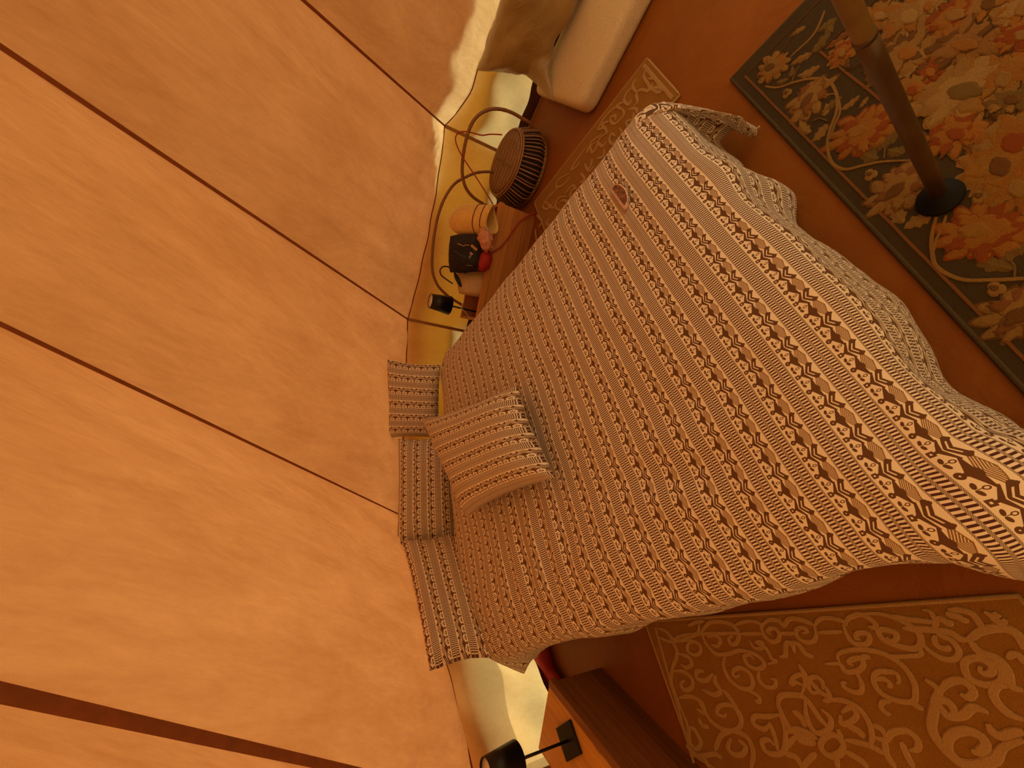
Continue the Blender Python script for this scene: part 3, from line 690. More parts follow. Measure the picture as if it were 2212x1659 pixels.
# ------------------------------------------------------------------ foam mattress, satin cushion, red cloth
mt, nt, p, out = newmat('cream damask'); v = coords(nt, 'Object')
vo = nt.nodes.new('ShaderNodeTexVoronoi'); vo.feature = 'DISTANCE_TO_EDGE'; nt.links.new(coords(nt, 'Object', (38, 38, 38)), vo.inputs['Vector']); vo.inputs['Scale'].default_value = 1
wv = (E(nt, vo.outputs['Distance']) * 5.5 + nz(nt, v, 40, 2) * 2).fr(); f = spread((wv - .5).ab(), .08, .24)
nt.links.new(mixc(nt, f, (.56, .42, .24), (.68, .53, .33)), p.inputs['Base Color']); p.inputs['Roughness'].default_value = .8
nt.links.new(bump(nt, f, .35, .003), p.inputs['Normal']); M['damask'] = mt
fc = [np.array([1.675, 2.055]), np.array([2.275, 1.53]), np.array([2.66, 2.07]), np.array([2.10, 2.66])]
def roundslab(c, z0, z1, r, rc, seg=6):
    c = [np.asarray(q, float)[:2] for q in c]; n = len(c); rings = []
    def outline(ins):
        P = []
        for i in range(n):
            p, a, b = c[i], c[i - 1], c[(i + 1) % n]; u = (a - p) / np.linalg.norm(a - p); w = (b - p) / np.linalg.norm(b - p)
            for k in range(9):
                t = k / 8; q = p + u * rc * (1 - t) ** 2 + w * rc * t ** 2
                P.append(q)
        m_ = sum(P) / len(P); return [q + (m_ - q) / np.linalg.norm(m_ - q) * ins for q in P]
    prof = [(r * (1 - math.cos(t)), z0 + r - r * math.sin(t)) for t in np.linspace(math.pi / 2, 0, seg)] + [(r * .0, lerp(z0 + r, z1 - r, .5))] + [(r * (1 - math.cos(t)), z1 - r + r * math.sin(t)) for t in np.linspace(0, math.pi / 2, seg)]
    prof += [(r + f * .25, z1 + .003 * f * 4) for f in (.15, .4, .8)]
    V = []; F = []
    for ins, z in prof: V += [(*q, z) for q in outline(ins)]
    m_ = 9 * n
    for j in range(len(prof) - 1):
        for k in range(m_): F.append((j * m_ + k, j * m_ + (k + 1) % m_, (j + 1) * m_ + (k + 1) % m_, (j + 1) * m_ + k))
    F.append(tuple(range(m_))[::-1]); F.append(tuple((len(prof) - 1) * m_ + k for k in range(m_))); return V, F
V, F = roundslab(fc[::-1], .002, .125, .040, .07)
V = [(x + .007 * n3(x * 6, y * 6, z * 9), y + .007 * n3(y * 6, z * 9, x * 6), z + .05 * z * n3(x * 5, y * 5, 2)) for x, y, z in V]
tag(obj('foam_mattress', (V, F), M['damask']), 'thick cream damask foam mattress pad lying on the floor', 'mattress')
mt, nt, p, out = newmat('bronze satin'); v = coords(nt, 'Object'); f = spread(nz(nt, v, 3, 3), .3, .7)
nt.links.new(mixc(nt, f, (.28, .175, .052), (.36, .23, .075)), p.inputs['Base Color']); p.inputs['Roughness'].default_value = .38; p.inputs['Sheen Weight'].default_value = .3
nt.links.new(bump(nt, nz(nt, v, 7, 4, .5, 1.5), .4, .03), p.inputs['Normal']); M['satin'] = mt
sc = [at(1162, 163, .17), at(1296, -90, .135), atd(1105, -70, 3.22), atd(1029, 153, 3.36)]
V, F, UV = cushion(sc, .22, 40, .02, .012, 7.0, lumps=.03)
tipv = at(1192, 216, .135) - np.array(sc[0]); nn = 41  # spout-like corner
for q_ in range(len(V)):
    i_, j_ = (q_ % (nn * nn)) % nn, (q_ % (nn * nn)) // nn; u_, v_ = (1 - math.cos(math.pi * i_ / 40)) / 2, (1 - math.cos(math.pi * j_ / 40)) / 2
    V[q_] = V[q_] + tipv * max(0, 1 - u_ / .30) ** 1.5 * max(0, 1 - v_ / .26) ** 1.3
V = [np.array(q) + np.array([0, 0, 1]) * .012 * math.sin((q[0] * 1.2 - q[1]) * 21) * (1 if q[2] < .34 else .4) * math.exp(-((q[0] - 2.0) ** 2 + (q[1] - 2.4) ** 2) / .25) for q in V]
tag(obj('cushion', (V, F), M['satin']), 'large bronze satin cushion leaning on the wall over the cream foam pad', 'cushion')
# floor cloth by the left chest
pa, pb_ = at(1150, 1400, .05), at(1198, 1512, .05)
P = [lerp(pa, pb_, k / 8) for k in range(9)]
dirn = (pb_ - pa); dirn[2] = 0; dirn /= np.linalg.norm(dirn); prp = np.array([-dirn[1], dirn[0], 0])
if prp[0] < 0: prp = -prp
V, F = grid(lambda u, v: lerp(pa, pb_, v) * np.array([1, 1, 0]) + prp * ((.045 + .012 * math.sin(v * 9)) * math.cos(2 * math.pi * u) + .045) + np.array([0, 0, max(.003, .042 + (.038 + .008 * math.sin(v * 7)) * math.sin(2 * math.pi * u))]), 20, 24)
tag(obj('red_blanket', (V, F), M['red']), 'rolled red cloth on the floor by the foot of the bright wall', 'blanket')

# ------------------------------------------------------------------ tent pole
pt = np.array([.86, .20, 2.86]); pb0 = np.array([.662, .425, .0])
pd = (pt - pb0) / np.linalg.norm(pt - pb0)
M['pole'] = plain('brown pole', (.075, .036, .011), .42, .1, .25, 14)
M['poleup'] = plain('upper pole', (.17, .095, .022), .42, .1, .2, 14)
M['foot'] = plain('black rubber foot', (.006, .004, .003), .7, spec=.2)
t = thing('tent_pole', 'round brown tent pole rising from a black disc on the floral rug', 'pole', (pb0[0], pb0[1], .015))
zr = .0165
obj('foot_disc', lathe([(.047, zr), (.0495, zr + .003), (.047, zr + .011), (.028, zr + .013), (.024, zr + .03), (0, zr + .03)], 40, (pb0[0], pb0[1], 0)), M['foot'], t, world=True)
J = .665
P = [pb0 + pd * s for s in (.028, .2, .4, .6, J)]
obj('lower_section', tube(P, .0180, 28), M['pole'], t, world=True)
P = [pb0 + pd * s for s in (J - .002, J + .002, J + .004, 1.4, 2.0, np.linalg.norm(pt - pb0))]
obj('upper_section', tube(P, [.0180, .0172, .0168, .0168, .0168, .0168], 28), M['poleup'], t, world=True)
obj('joint_collar', tube([pb0 + pd * s for s in (J - .006, J, J + .006)], [.0183, .0188, .0183], 28), M['pole'], t, world=True)

# ------------------------------------------------------------------ rugs
RIB = [0]
def ribbon(P, w, z0, h, cols=None):
    """carved pile line lying flat: P world xy points, w width (number or list)"""
    P = [np.asarray(p, float)[:2] for p in P]; n = len(P); V = []; F = []; RIB[0] += 1; z00 = z0 + (RIB[0] % 61) * .000023
    ww = w if hasattr(w, '__len__') else [w] * n
    for i in range(n):
        z0 = z00 + i * .0000061
        d = P[min(i + 1, n - 1)] - P[max(i - 1, 0)]; d = d / (np.linalg.norm(d) + 1e-9); s = np.array([-d[1], d[0]]) * ww[i] / 2
        V += [(*(P[i] + s), z0), (*(P[i] + s * .7), z0 + h), (*(P[i] - s * .7), z0 + h), (*(P[i] - s), z0)]
    for i in range(n - 1):
        for k in range(3): F.append((4 * i + k, 4 * i + k + 1, 4 * i + 4 + k + 1, 4 * i + 4 + k))
    return V, F
def taper(n, w, a=.45, b=.45): return [w * min(1, a + (1 - a) * (i / (.18 * n)), b + (1 - b) * ((n - 1 - i) / (.18 * n))) for i in range(n)]
def rug_slab(name, label, c, mat, edge, th=.011, res=.05, wav=.002):
    c = [np.asarray(q, float)[:2] for q in c]
    t = thing(name, label, 'rug', (*c[0], 0))
    obj('pile_field', quadslab([np.append(q, 0) for q in c], .0005, th, .004, 2), mat, t, world=True, smooth=False)
    P = []
    cen = sum(c) / 4
    for i in range(4):
        a, b = c[i], c[(i + 1) % 4]; P += [np.append(lerp(a, b, k / 14), th * .55) for k in range(14)]
    obj('bound_edge', tube(P, th * .62, 8, closed=True), edge, t, world=True)
    return t
TH = .011
# beige rug on the left of the bed
b0, b1 = at(1396, 1342)[:2], at(2201, 1287)[:2]
dw = np.array([-.60, -.38]); dw = (at(1506, 1659)[:2] - b0); dw /= np.linalg.norm(dw); de = at(2212, 1317)[:2] - b1; 
b3 = b0 + dw * .475; b2 = b1 + dw * .80; 
b3 = np.array([-1.232, .875])
lr = rug_slab('rug', 'tan rug with pale carved scrolls beside the left chest', [b0, b3, b2 + (b3 - (b0 + dw * .8)) * 0 , b1], M['beige'], M['scroll'], TH)
K8 = lambda x, y: at(1350 + .3897 * x, 1200 + .3897 * y, TH)
CURV = [
 (9, [(270, 470), (330, 440), (560, 430), (640, 430)]), (9, [(640, 432), (760, 430)]), (9, [(850, 430), (950, 430)]), (9, [(1070, 425), (1210, 420)]),
 (10, [(420, 440), (440, 400), (470, 370), (530, 365), (590, 380), (630, 430), (620, 480), (590, 490), (575, 460), (600, 440)]),
 (9, [(610, 385), (660, 365), (720, 365), (760, 385), (750, 400)]), (11, [(760, 385), (800, 355), (850, 360), (880, 385), (910, 350), (960, 350), (1020, 370), (1050, 390)]),
 (10, [(755, 390), (770, 440), (810, 475), (850, 465), (850, 420), (815, 400), (790, 420), (815, 435)]),
 (10, [(1050, 390), (1060, 440), (1040, 475), (990, 475), (950, 440), (955, 405), (990, 400), (1010, 420), (985, 430)]),
 (10, [(1050, 390), (1080, 350), (1140, 345), (1210, 365), (1230, 390)]), (11, [(1210, 380), (1230, 440), (1270, 485), (1330, 490), (1355, 465), (1340, 430), (1290, 430), (1280, 455), (1310, 465)]),
 (11, [(1225, 375), (1240, 345), (1300, 325), (1350, 345), (1390, 380), (1380, 400), (1350, 390)]),
 (12, [(1300, 325), (1400, 320), (1500, 345), (1570, 380), (1620, 420), (1640, 470), (1620, 510), (1560, 510), (1460, 480), (1410, 440), (1410, 410), (1450, 410), (1500, 430), (1500, 465), (1470, 470), (1450, 450)]),
 (11, [(1480, 330), (1560, 350), (1650, 360), (1720, 370)]), (13, [(1540, 400), (1600, 405), (1700, 410), (1800, 425), (1860, 460), (1920, 465)]),
 (11, [(1650, 300), (1690, 310), (1720, 360), (1720, 400), (1750, 440), (1810, 470), (1850, 530), (1830, 570), (1760, 570), (1680, 520), (1640, 470)]),
 (11, [(1720, 440), (1715, 475), (1740, 505), (1785, 515), (1795, 495)]),
 (13, [(1720, 345), (1760, 355), (1795, 375), (1800, 355)]), (12, [(1790, 300), (1850, 300), (1920, 320), (1960, 370), (1980, 410), (1920, 470)]), (13, [(1790, 310), (1800, 325), (1840, 335), (1880, 355), (1895, 345)]),
 (16, [(1900, 460), (1980, 415), (2080, 400), (2150, 420), (2190, 460), (2210, 520)]), (15, [(1900, 455), (1960, 530), (2060, 570), (2120, 640), (2140, 720), (2212, 745)]),
 (13, [(1935, 480), (1970, 560), (2050, 600), (2090, 640), (2080, 700), (2000, 715), (1910, 680), (1880, 620), (1890, 580), (1950, 565), (2010, 590), (2040, 630), (2010, 655), (1970, 640), (1970, 610)]),
 (10, [(430, 400), (440, 470), (500, 540), (560, 545), (640, 525), (720, 545), (770, 590), (760, 620), (720, 625), (680, 600), (660, 560), (690, 550), (720, 575)]),
 (10, [(560, 545), (545, 600), (570, 670), (620, 720), (680, 740), (710, 710), (690, 650), (640, 620), (600, 640), (610, 670), (640, 660)]),
 (9, [(680, 745), (730, 770), (750, 800), (735, 810), (725, 795)]), (9, [(745, 640), (740, 680), (780, 725), (830, 725), (835, 690), (810, 680)]),
 (9, [(690, 470), (720, 510), (760, 510), (760, 480), (730, 480), (780, 510), (815, 570), (840, 585), (790, 600)]),
 (11, [(860, 560), (890, 550), (890, 500), (905, 480), (930, 500), (940, 540)]), (11, [(905, 480), (960, 490), (1000, 540), (1050, 560)]),
 (11, [(1190, 590), (1180, 550), (1230, 525), (1330, 520), (1440, 545), (1540, 610), (1600, 700), (1610, 780), (1590, 810), (1500, 800), (1420, 760), (1380, 700), (1390, 650), (1440, 640), (1500, 650), (1520, 690), (1510, 710)]),
 (10, [(1395, 690), (1430, 680), (1470, 710), (1460, 730)]), (11, [(1110, 600), (1190, 600), (1220, 640), (1280, 640), (1320, 610), (1310, 570), (1270, 570), (1240, 590), (1270, 610)]), (11, [(1310, 570), (1330, 558), (1365, 565)]),
 (10, [(1280, 640), (1310, 700), (1310, 750), (1270, 755), (1220, 730), (1210, 705), (1235, 705)]), (10, [(1480, 810), (1430, 810), (1420, 840), (1450, 870), (1475, 870)]), (11, [(1590, 790), (1605, 825), (1660, 852)]),
 (9, [(1440, 550), (1500, 558), (1580, 555), (1640, 545), (1635, 500)]),
 (17, [(1665, 685), (1735, 740), (1725, 800), (1710, 870), (1700, 950), (1730, 1020), (1800, 1100), (1870, 1150), (1950, 1160), (2050, 1130), (2100, 1060), (2212, 1020)]),
 (14, [(1740, 770), (1780, 710), (1850, 690), (1910, 720), (1930, 760), (1900, 785), (1860, 765)]), (14, [(1735, 810), (1770, 800), (1810, 830), (1830, 880)]), (15, [(1740, 820), (1780, 880), (1830, 890), (1880, 880), (1930, 840), (2020, 870)]),
 (16, [(1870, 1150), (1800, 1080), (1790, 1020), (1830, 980), (1900, 970), (1970, 1000), (2000, 1050), (1960, 1090), (1920, 1080)]), (15, [(2010, 930), (2040, 980), (2090, 1000), (2150, 980), (2212, 970)]),
 (15, [(2120, 720), (2060, 720), (2040, 760), (2060, 810), (2120, 870), (2212, 910)]), (12, [(2120, 570), (2150, 545), (2185, 555), (2212, 600)]), (12, [(1990, 310), (2040, 335), (2070, 320), (2040, 345), (2090, 370), (2110, 350)]),
 (12, [(1205, 1050), (1185, 1090), (1145, 1110), (1105, 1090), (1085, 1050), (1105, 1010), (1145, 990), (1185, 1010), (1205, 1050)]),
 (11, [(965, 600), (1000, 660), (1050, 720), (1090, 760), (1150, 790)]), (12, [(850, 850), (860, 780), (930, 770), (1000, 790), (1080, 900), (1150, 970)]), (12, [(850, 820), (890, 920), (960, 990), (1070, 1010)]),
 (11, [(1100, 800), (1200, 800), (1290, 840), (1350, 920), (1370, 1000), (1360, 1050)]), (10, [(990, 720), (950, 700), (920, 710), (940, 670), (980, 660), (1000, 700), (980, 770)]), (10, [(1110, 720), (1140, 790), (1100, 805)]), (10, [(1080, 760), (1030, 750), (1015, 690), (1060, 670), (1095, 700), (1100, 740)]),
 (11, [(860, 880), (790, 890), (720, 890), (715, 930), (770, 960), (810, 930)]), (11, [(860, 880), (890, 980), (880, 1080), (830, 1100), (780, 1080), (760, 1030), (800, 1020), (830, 1050)]), (10, [(800, 920), (830, 1000), (850, 1080)]),
 (11, [(890, 980), (960, 960), (1060, 1000)]), (11, [(1000, 800), (1010, 900), (1060, 980), (1130, 960), (1140, 900), (1090, 850)]), (11, [(1200, 870), (1250, 840), (1285, 880), (1250, 920), (1200, 930), (1195, 880)]), (11, [(1180, 960), (1210, 1060), (1180, 1120)]),
 (12, [(1370, 1000), (1440, 1020), (1480, 980), (1560, 970), (1620, 1020), (1620, 1070), (1580, 1080)]), (11, [(1370, 940), (1420, 960), (1450, 1010)]), (12, [(1440, 1020), (1450, 1100), (1500, 1178)]), (12, [(1530, 1030), (1560, 1100), (1600, 1178)]),
 (12, [(960, 990), (880, 1080), (950, 1120), (980, 1178)]), (12, [(1210, 1080), (1300, 1130), (1350, 1178)]), (11, [(1220, 1020), (1350, 1050), (1440, 1100)]), (11, [(1060, 1090), (1010, 1140), (980, 1178)]), (11, [(1170, 1110), (1180, 1178)]), (14, [(930, 860), (980, 900), (1000, 950)]), (14, [(1230, 940), (1290, 970), (1330, 1010)]), (14, [(950, 1010), (1000, 1030), (1060, 1030)]),
 (10, [(240, 420), (260, 470), (290, 540), (265, 620), (255, 700), (290, 800), (320, 870)]), (10, [(290, 540), (350, 560), (370, 600), (340, 620), (310, 600)]), (10, [(265, 640), (320, 640), (370, 680), (370, 730), (330, 745), (310, 710), (335, 690)]),
 (10, [(300, 790), (360, 780), (420, 810), (440, 870), (400, 850)]), (10, [(400, 790), (440, 860), (480, 920), (540, 960), (600, 970), (640, 940), (640, 880), (590, 830), (530, 830), (510, 870), (550, 890), (560, 870)]),
 (11, [(440, 640), (400, 640), (400, 680), (450, 690), (490, 650)]), (11, [(430, 740), (490, 770), (530, 750), (500, 700), (500, 660)]), (11, [(540, 740), (590, 800), (640, 900), (640, 960)]),
 (10, [(320, 870), (350, 950), (360, 1040), (400, 1070), (420, 1030), (380, 960), (350, 960)]), (11, [(500, 1080), (530, 1000), (590, 970)]), (11, [(590, 970), (670, 1000), (710, 1080), (700, 1178)]), (11, [(590, 1010), (570, 1060), (600, 1100), (650, 1100), (670, 1060), (630, 1020)]), (10, [(340, 1050), (400, 1110), (500, 1100), (540, 1130)]), (10, [(430, 1110), (470, 1178)]),
 (9, [(270, 480), (360, 470), (410, 490), (420, 530), (390, 550), (350, 530), (350, 490), (380, 480)]), (9, [(180, 400), (230, 420), (290, 470), (400, 430), (410, 380)]), (9, [(280, 480), (230, 470), (190, 450)]), (9, [(350, 390), (390, 370), (440, 360)]), (9, [(460, 450), (500, 440), (530, 470), (510, 500), (480, 490)]), (10, [(410, 900), (430, 940), (470, 950)]),
]
mb = MB()
for i, (wd, cv) in enumerate(CURV):
    P = crom([K8(*q) for q in cv], 6)
    # width of the carved line in metres: pixel width scaled by distance
    sc_ = [np.linalg.norm(p - CAM) * .3897 / FPX * .95 for p in P]
    wl = taper(len(P), wd * 2.0); wl = [a * b * .95 for a, b in zip(wl, sc_)]
    mb.add(ribbon(P, wl, TH + .0004, .0022))
o_ = obj('scroll_pattern', mb.vf, M['scroll'], lr, world=True, smooth=False); o_['kind'] = 'stuff'
mb = MB()
e0, e1 = K8(150, 400), K8(395, 1178); mb.add(ribbon([lerp(K8(168, 398), K8(382, 1150), k / 8) for k in range(9)], .012, TH + .0004, .0015))
obj('border_line', mb.vf, M['scroll'], lr, world=True, smooth=False)

# matching beige rug on the right of the bed
s0 = at(1399.9, 128)[:2]; s1 = at(1146, 452)[:2]; sdir = (s1 - s0) / np.linalg.norm(s1 - s0); s1 = s0 + sdir * 1.06
e_ = at(1475.5, 213)[:2] - s0; e_ /= np.linalg.norm(e_)
sr = rug_slab('rug', 'tan scroll rug showing between the bed and the wicker basket', [s0, s1, s1 + e_ * .42, s0 + e_ * .42], M['beige'], M['scroll'], TH)
KR = lambda x, y: at(1120 + .2653 * x, 120 + .2653 * y, TH)
CR2 = [[(1050, 100), (1020, 170), (1060, 240), (1060, 290), (1000, 280), (960, 310), (970, 380), (940, 410)], [(1060, 190), (1110, 190), (1150, 250)], [(1060, 290), (1120, 260), (1190, 280), (1210, 310)], [(930, 260), (880, 310), (860, 370), (900, 400), (920, 360)], [(840, 420), (780, 430), (700, 510), (650, 600), (700, 590), (720, 630), (690, 650)], [(840, 430), (860, 480), (800, 550), (760, 550), (750, 510), (790, 490), (790, 530)], [(690, 640), (600, 700), (560, 790), (570, 750)], [(820, 590), (840, 640), (770, 720), (740, 690), (760, 640), (790, 660)], [(700, 650), (660, 680), (630, 760), (600, 790), (590, 740), (640, 700)], [(560, 740), (470, 860), (430, 930), (480, 900), (500, 860)], [(700, 760), (690, 820), (640, 840)], [(420, 960), (330, 1010), (310, 1070), (370, 1050), (430, 980)], [(540, 880), (570, 940), (620, 900)], [(330, 1080), (250, 1150), (200, 1230), (240, 1250), (300, 1180)], [(480, 1080), (430, 1100), (420, 1160)], [(400, 1150), (330, 1160), (300, 1230), (350, 1260), (400, 1200), (360, 1180), (330, 1210)], [(150, 1300), (190, 1350), (170, 1400)], [(250, 1320), (230, 1370), (290, 1380), (310, 1330)], [(940, 460), (930, 520), (880, 540), (900, 600)], [(600, 840), (590, 900), (560, 930)], [(960, 190), (930, 250), (960, 300)], [(860, 380), (800, 410), (840, 440)], [(720, 600), (680, 560), (740, 540)], [(510, 960), (540, 1010), (500, 1040)], [(380, 1130), (440, 1060), (470, 1090)], [(140, 1420), (150, 1500), (200, 1480)], [(1100, 220), (1080, 260), (1130, 300), (1170, 290)], [(900, 440), (950, 430), (970, 470)], [(640, 700), (680, 740), (720, 700)], [(220, 1190), (280, 1240), (320, 1170)]]
mb = MB()
for i, cv in enumerate(CR2):
    P = crom([KR(*q) for q in cv], 6); mb.add(ribbon(P, taper(len(P), .017), TH + .0004, .0022))
o_ = obj('scroll_pattern', mb.vf, M['scroll'], sr, world=True, smooth=False); o_['kind'] = 'stuff'
q0 = s0 + sdir * .03; obj('border_line', ribbon([q0 + e_ * lerp(.02, .40, k / 6) for k in range(7)], .02, TH + .0004, .0015), M['scroll'], sr, world=True, smooth=False)

# ------------------------------------------------------------------ floral rug
O2 = np.array([1.385, 1.127]); RL = np.array([-1.22, -.89]); RL /= np.linalg.norm(RL); RS = np.array([.14, -.27]); RS /= np.linalg.norm(RS)
RG = lambda l, s: O2 + RL * l + RS * s
LEN, WID = 2.1, 1.05; TG = .013
fr_ = rug_slab('rug', 'dark grey floral rug with woven roses under the tent pole', [RG(0, 0), RG(LEN, 0), RG(LEN, WID), RG(0, WID)], M['grey'], M['greyedge'], TG)
IM = np.linalg.inv(np.array([RL, RS]).T)
ZP6 = lambda x, y: (1560 + .3014 * x, .3014 * y); ZP7 = lambda x, y: (1850 + .3315 * x, 350 + .3315 * y); ZP0 = lambda x, y: (1700 + .2315 * x, .2315 * y)
g2 = lambda q: at(*q, TG)[:2]
def lobes(c, rx, ry, rot, n, depth, z0, h, ph=0.0, m_=None, jag=0.0, sd=0):
    """scalloped raised petal disc"""
    K_ = m_ or n * 6; V = [(c[0], c[1], z0 + h)]; F = []
    cr_, sr_ = math.cos(rot), math.sin(rot)
    for ring, (f, zz) in enumerate(((.78, h), (1.0, 0.0))):
        for k in range(K_):
            th = 2 * math.pi * k / K_
            r = f * (1 - depth * (1 - abs(math.cos(n * th / 2 + ph)) ** .6)) * (1 + jag * n3(math.cos(th) * 3 + sd, math.sin(th) * 3, sd))
            x, y = rx * r * math.cos(th), ry * r * math.sin(th)
            V.append((c[0] + x * cr_ - y * sr_, c[1] + x * sr_ + y * cr_, z0 + zz))
    for k in range(K_):
        a, b = 1 + k, 1 + (k + 1) % K_; F.append((0, a, b)); F.append((a, a + K_, b + K_, b))
    return V, F
def flower(c, r, rot, pal, sd, asp=1.0, n=7, dz=0.0):
    z = TG + .0004 + dz + (sd % 1.0) * .0009; mb = MB(); keys = list(pal)
    d = np.array([math.cos(rot), math.sin(rot)])
    mb.add(lobes(c, r * 1.10, r * asp * 1.10, rot, n + 2, .26, z, .0014, jag=.35, sd=sd, m_=(n + 2) * 8), 3)
    mb.add(lobes(c, r, r * asp, rot, n + 2, .30, z + .0006, .003, jag=.35, sd=sd, m_=(n + 2) * 8), 0)
    for q_ in range(5):
        th = rot + q_ * 1.257 + sd; cc_ = c + np.array([math.cos(th), math.sin(th) * asp]) * r * .52
        mb.add(lobes(cc_, r * .34, r * .26 * asp, th, 4, .2, z + .0026 + q_ * .0002, .0014, jag=.4, sd=sd + q_), 1 if q_ % 2 else 3); mb.add(lobes(cc_ + d * r * .03, r * .27, r * .19 * asp, th, 4, .2, z + .0042 + q_ * .0002, .0012, jag=.4, sd=sd + q_), 0 if q_ % 2 else 1)
    mb.add(lobes(c + d * r * .16, r * .66, r * asp * .74, rot + .4, max(4, n - 1), .28, z + .003, .0022, ph=.5, jag=.28, sd=sd + 3), 1)
    mb.add(lobes(c + d * r * .06, r * .52, r * asp * .56, rot + .7, 5, .25, z + .0048, .0016, jag=.25, sd=sd + 5), 0)
    mb.add(lobes(c - d * r * .12, r * .34, r * asp * .26, rot, 4, .12, z + .0066, .0016, jag=.15, sd=sd + 7), 2)
    obj('woven_flower', mb.vf, [M['p_' + k] for k in keys], fr_, world=True, mi=mb.m, smooth=False)
def leaf(c, L, wd, rot, key, sd=0, dz=0.0, dark=None, jag=.25):
    z = TG + .0004 + dz; d = np.array([math.cos(rot), math.sin(rot)]); s = np.array([-d[1], d[0]]); K_ = 12; V = []; F = []
    for k in range(K_ + 1):
        u = k / K_; w = wd / 2 * math.sin(math.pi * u ** .8) * (1 + jag * math.sin(u * 22 + sd)) + .0006
        p = np.asarray(c) + d * L * (u - .5) + s * .12 * L * math.sin(u * 2.6 + sd)
        V += [(*(p + s * w), z), (*(p + s * w * .12), z + .0030), (*(p - s * w * .12), z + .0016), (*(p - s * w), z + .0004)]
    for k in range(K_):
        for q in range(3): F.append((4 * k + q, 4 * k + q + 1, 4 * k + 5 + q, 4 * k + 4 + q))
    return V, F
def leafo(c, L, wd, rot, key, **k): obj('woven_leaf', leaf(c, L, wd, rot, key, **k), M['p_' + key], fr_, world=True, smooth=False)
# border lines of the rug
ln = lambda pts, w, key: obj('border_line', ribbon([RG(*lerp(np.array(a), np.array(b), k / 30)) + RS * .0012 * n3(k * .9, b[0]) for a, b in zip(pts[:-1], pts[1:]) for k in range(31)], w, TG + .0003, .002), M['p_' + key], fr_, world=True, smooth=False)
ln([(.055, WID - .035), (.055, .036)], .0045, 'brown'); ln([(.055, .036), (LEN - .055, .036)], .008, 'line'); ln([(.243, .217), (LEN - .24, .217)], .0075, 'line'); ln([(.243, WID - .2), (.243, .217)], .004, 'brown')
# vine along the border
for pts, w, key in (([(735, 80), (680, 210), (620, 290), (560, 345), (490, 410)], .009, 'tan'), ([(310, 620), (400, 628), (520, 590), (640, 565), (760, 580), (820, 680), (820, 800), (770, 940), (755, 1060), (790, 1170), (880, 1215), (1000, 1190), (1150, 1160), (1400, 1150)], .010, 'tan'), ([(830, 690), (845, 800), (805, 900), (772, 1000)], .007, 'tan'), ([(500, 590), (525, 520), (560, 470)], .006, 'olive'), ([(440, 360), (500, 260), (530, 235)], .004, 'brown'), ([(830, 680), (790, 675), (740, 690)], .005, 'tan'), ([(760, 870), (700, 850), (650, 870)], .005, 'olive'), ([(1160, 1140), (1165, 1060), (1130, 1030)], .005, 'olive')):
    P = crom([g2(ZP6(*q)) for q in pts], 7); obj('woven_vine', ribbon(P, taper(len(P), w, .7, .6), TG + .0004, .0024), M['p_' + key], fr_, world=True, smooth=False)
for pts, w, key in (([(520, 360), (492, 480), (495, 600), (530, 690), (680, 765), (880, 770), (1092, 760), (1300, 745)], .010, 'tan'), ([(585, 350), (560, 430), (520, 510), (500, 600)], .007, 'tan'), ([(1030, 760), (1030, 680), (1000, 640)], .005, 'olive')):
    P = crom([g2(ZP7(*q)) for q in pts], 7); obj('woven_vine', ribbon(P, taper(len(P), w, .7, .6), TG + .0004, .0024), M['p_' + key], fr_, world=True, smooth=False)
warm = ('tan', 'orange', 'gold', 'brown'); red = ('orange', 'rust', 'gold', 'rust'); dull = ('brown', 'tan', 'olive', 'tan'); pk = ('pink', 'brown', 'orange', 'tan')
rl = math.atan2(RL[1], RL[0])
for (q, r, rot, pal, asp) in ((ZP6(360, 490), .068, rl + .4, ('tan', 'orange', 'brown', 'dark'), .8), (ZP6(625, 705), .074, rl + 1.9, ('tan', 'line', 'brown', 'brown'), .85), (ZP6(1000, 945), .092, rl + .6, red, .8), (ZP6(1270, 1350), .080, rl + 1.8, ('tan', 'line', 'brown', 'brown'), .85), (ZP7(815, 455), .092, rl + .6, red, .8), (ZP7(1085, 985), .080, rl + 1.8, ('tan', 'line', 'brown', 'brown'), .85)):
    flower(g2(q), r, rot, pal, r * 300 + q[0], asp, 8)
for (q, L, w, rot, key) in ((ZP6(545, 230), .055, .018, -.9, 'tan'), (ZP6(565, 430), .075, .026, -.9, 'tan'), (ZP6(620, 505), .075, .028, -.55, 'tan'), (ZP6(430, 578), .05, .02, -.1, 'olive'), (ZP6(700, 310), .075, .036, -1.1, 'olive'), (ZP6(750, 180), .06, .03, -1.1, 'olive'), (ZP6(770, 200), .05, .026, .2, 'olive'), (ZP6(500, 515), .04, .02, .6, 'olive'), (ZP6(910, 740), .06, .02, -.9, 'tan'), (ZP6(1012, 738), .035, .014, -1.3, 'tan'), (ZP6(780, 765), .07, .026, -1.0, 'olive'), (ZP6(735, 790), .045, .022, .9, 'tan'), (ZP6(600, 900), .08, .03, .3, 'tan'), (ZP6(700, 955), .06, .035, -1.2, 'tan'), (ZP6(1060, 1090), .08, .034, .1, 'olive'), (ZP6(1240, 1090), .05, .03, .2, 'olive'), (ZP6(1200, 990), .07, .036, -.9, 'olive'), (ZP6(1130, 1060), .05, .026, -.7, 'olive'), (ZP6(1270, 1520), .075, .034, .3, 'tan'), (ZP6(1400, 1600), .06, .036, -1.2, 'tan'), (ZP6(1390, 1300), .06, .03, 1.0, 'olive'), (ZP7(810, 240), .035, .016, -1.3, 'tan'), (ZP7(900, 645), .09, .034, .1, 'olive'), (ZP7(1050, 560), .06, .032, -.8, 'olive'), (ZP7(1000, 600), .04, .03, .6, 'olive')):
    leafo(g2(q), L, w, -rot + .9, key, sd=q[0])
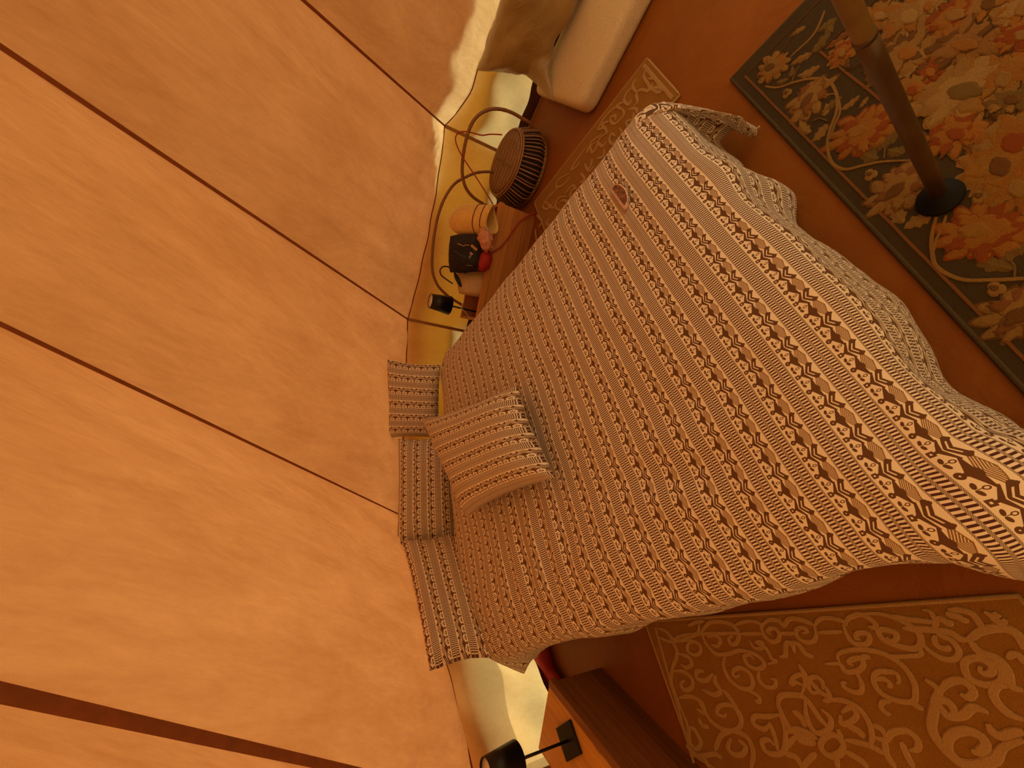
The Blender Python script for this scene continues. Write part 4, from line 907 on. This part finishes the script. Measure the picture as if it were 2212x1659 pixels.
for q in (ZP6(465, 670), ZP6(1065, 1255), ZP7(910, 830), ZP6(1850, 1410)):
    c = g2(q); mb = MB(); mb.add(lobes(c, .021, .017, .5, 3, .3, TG + .0021, .0024, m_=24), 0); mb.add(lobes(c + .003, .010, .007, .9, 3, .3, TG + .0052, .0014), 1); obj('woven_bud', mb.vf, [M['p_tan'], M['p_brown']], fr_, world=True, mi=mb.m, smooth=False)
# field: large blooms then small leaves between them
BLO = [(ZP6(1650, 120), .075, .9, ('orange', 'rust', 'tan', 'dark'), .7), (ZP6(1330, 120), .085, .6, ('tan', 'orange', 'cream', 'brown'), .8), (ZP6(1710, 330), .10, .9, ('pink', 'brown', 'orange', 'dark'), .55), (ZP6(1310, 385), .082, .8, ('tan', 'brown', 'orange', 'cream'), .8), (ZP6(1700, 660), .115, 1.0, ('cream', 'tan', 'olive', 'gold'), .75), (ZP6(2010, 560), .07, .3, ('orange', 'gold', 'tan', 'brown'), .8), (ZP6(1660, 960), .07, .8, ('orange', 'rust', 'rust', 'brown'), .8), (ZP6(2080, 1010), .085, .4, ('orange', 'tan', 'rust', 'gold'), .9), (ZP6(1980, 1180), .085, .4, ('gold', 'orange', 'brown', 'tan'), .8), (ZP6(2110, 1340), .075, .4, ('orange', 'gold', 'tan', 'brown'), .8), (ZP6(860, 380), .045, .3, ('orange', 'rust', 'tan', 'tan'), .9), (ZP6(1360, 650), .05, .5, ('orange', 'tan', 'rust', 'brown'), .9), (ZP6(1900, 30), .06, .5, ('tan', 'orange', 'brown', 'dark'), .8), (ZP6(1490, 520), .05, .5, ('rust', 'brown', 'orange', 'dark'), .7), (ZP6(2060, 720), .05, .7, ('olive', 'tan', 'brown', 'dark'), .8), (ZP6(1120, 120), .06, .7, ('orange', 'tan', 'cream', 'brown'), .7), (ZP6(2140, 260), .06, .7, ('rust', 'orange', 'tan', 'brown'), .7), (ZP6(1480, 40), .05, .2, ('cream', 'tan', 'orange', 'brown'), .8), (ZP6(2150, 60), .06, .2, ('cream', 'orange', 'tan', 'brown'), .8)]
big = []
for q, r, rot, pal, asp in BLO:
    c = g2(q); big.append((c, r)); flower(c, r, rot, pal, q[0] * .37, asp, 6, dz=.0012)
mbs = {}
keys = ['olive', 'tan', 'brown', 'olive', 'brown', 'line', 'tan', 'dark']
l = .27
while l < 1.75:
    s = .245
    while s < .95:
        c = RG(l + rng.uniform(-.012, .012), s + rng.uniform(-.012, .012))
        if all(np.linalg.norm(c - b) > r * .72 for b, r in big):
            k = keys[int(rng.integers(len(keys)))]; mbs.setdefault(k, MB()).add(leaf(c, rng.uniform(.045, .08), rng.uniform(.012, .022), rl + rng.choice([.3, .9, 1.5, -.5]) + rng.normal(0, .3), k, sd=rng.uniform(0, 9), dz=rng.uniform(0, .0012)))
        s += .034
    l += .036
for k, mb in mbs.items():
    o_ = obj('woven_foliage', mb.vf, M['p_' + k], fr_, world=True, smooth=False); o_['kind'] = 'stuff'
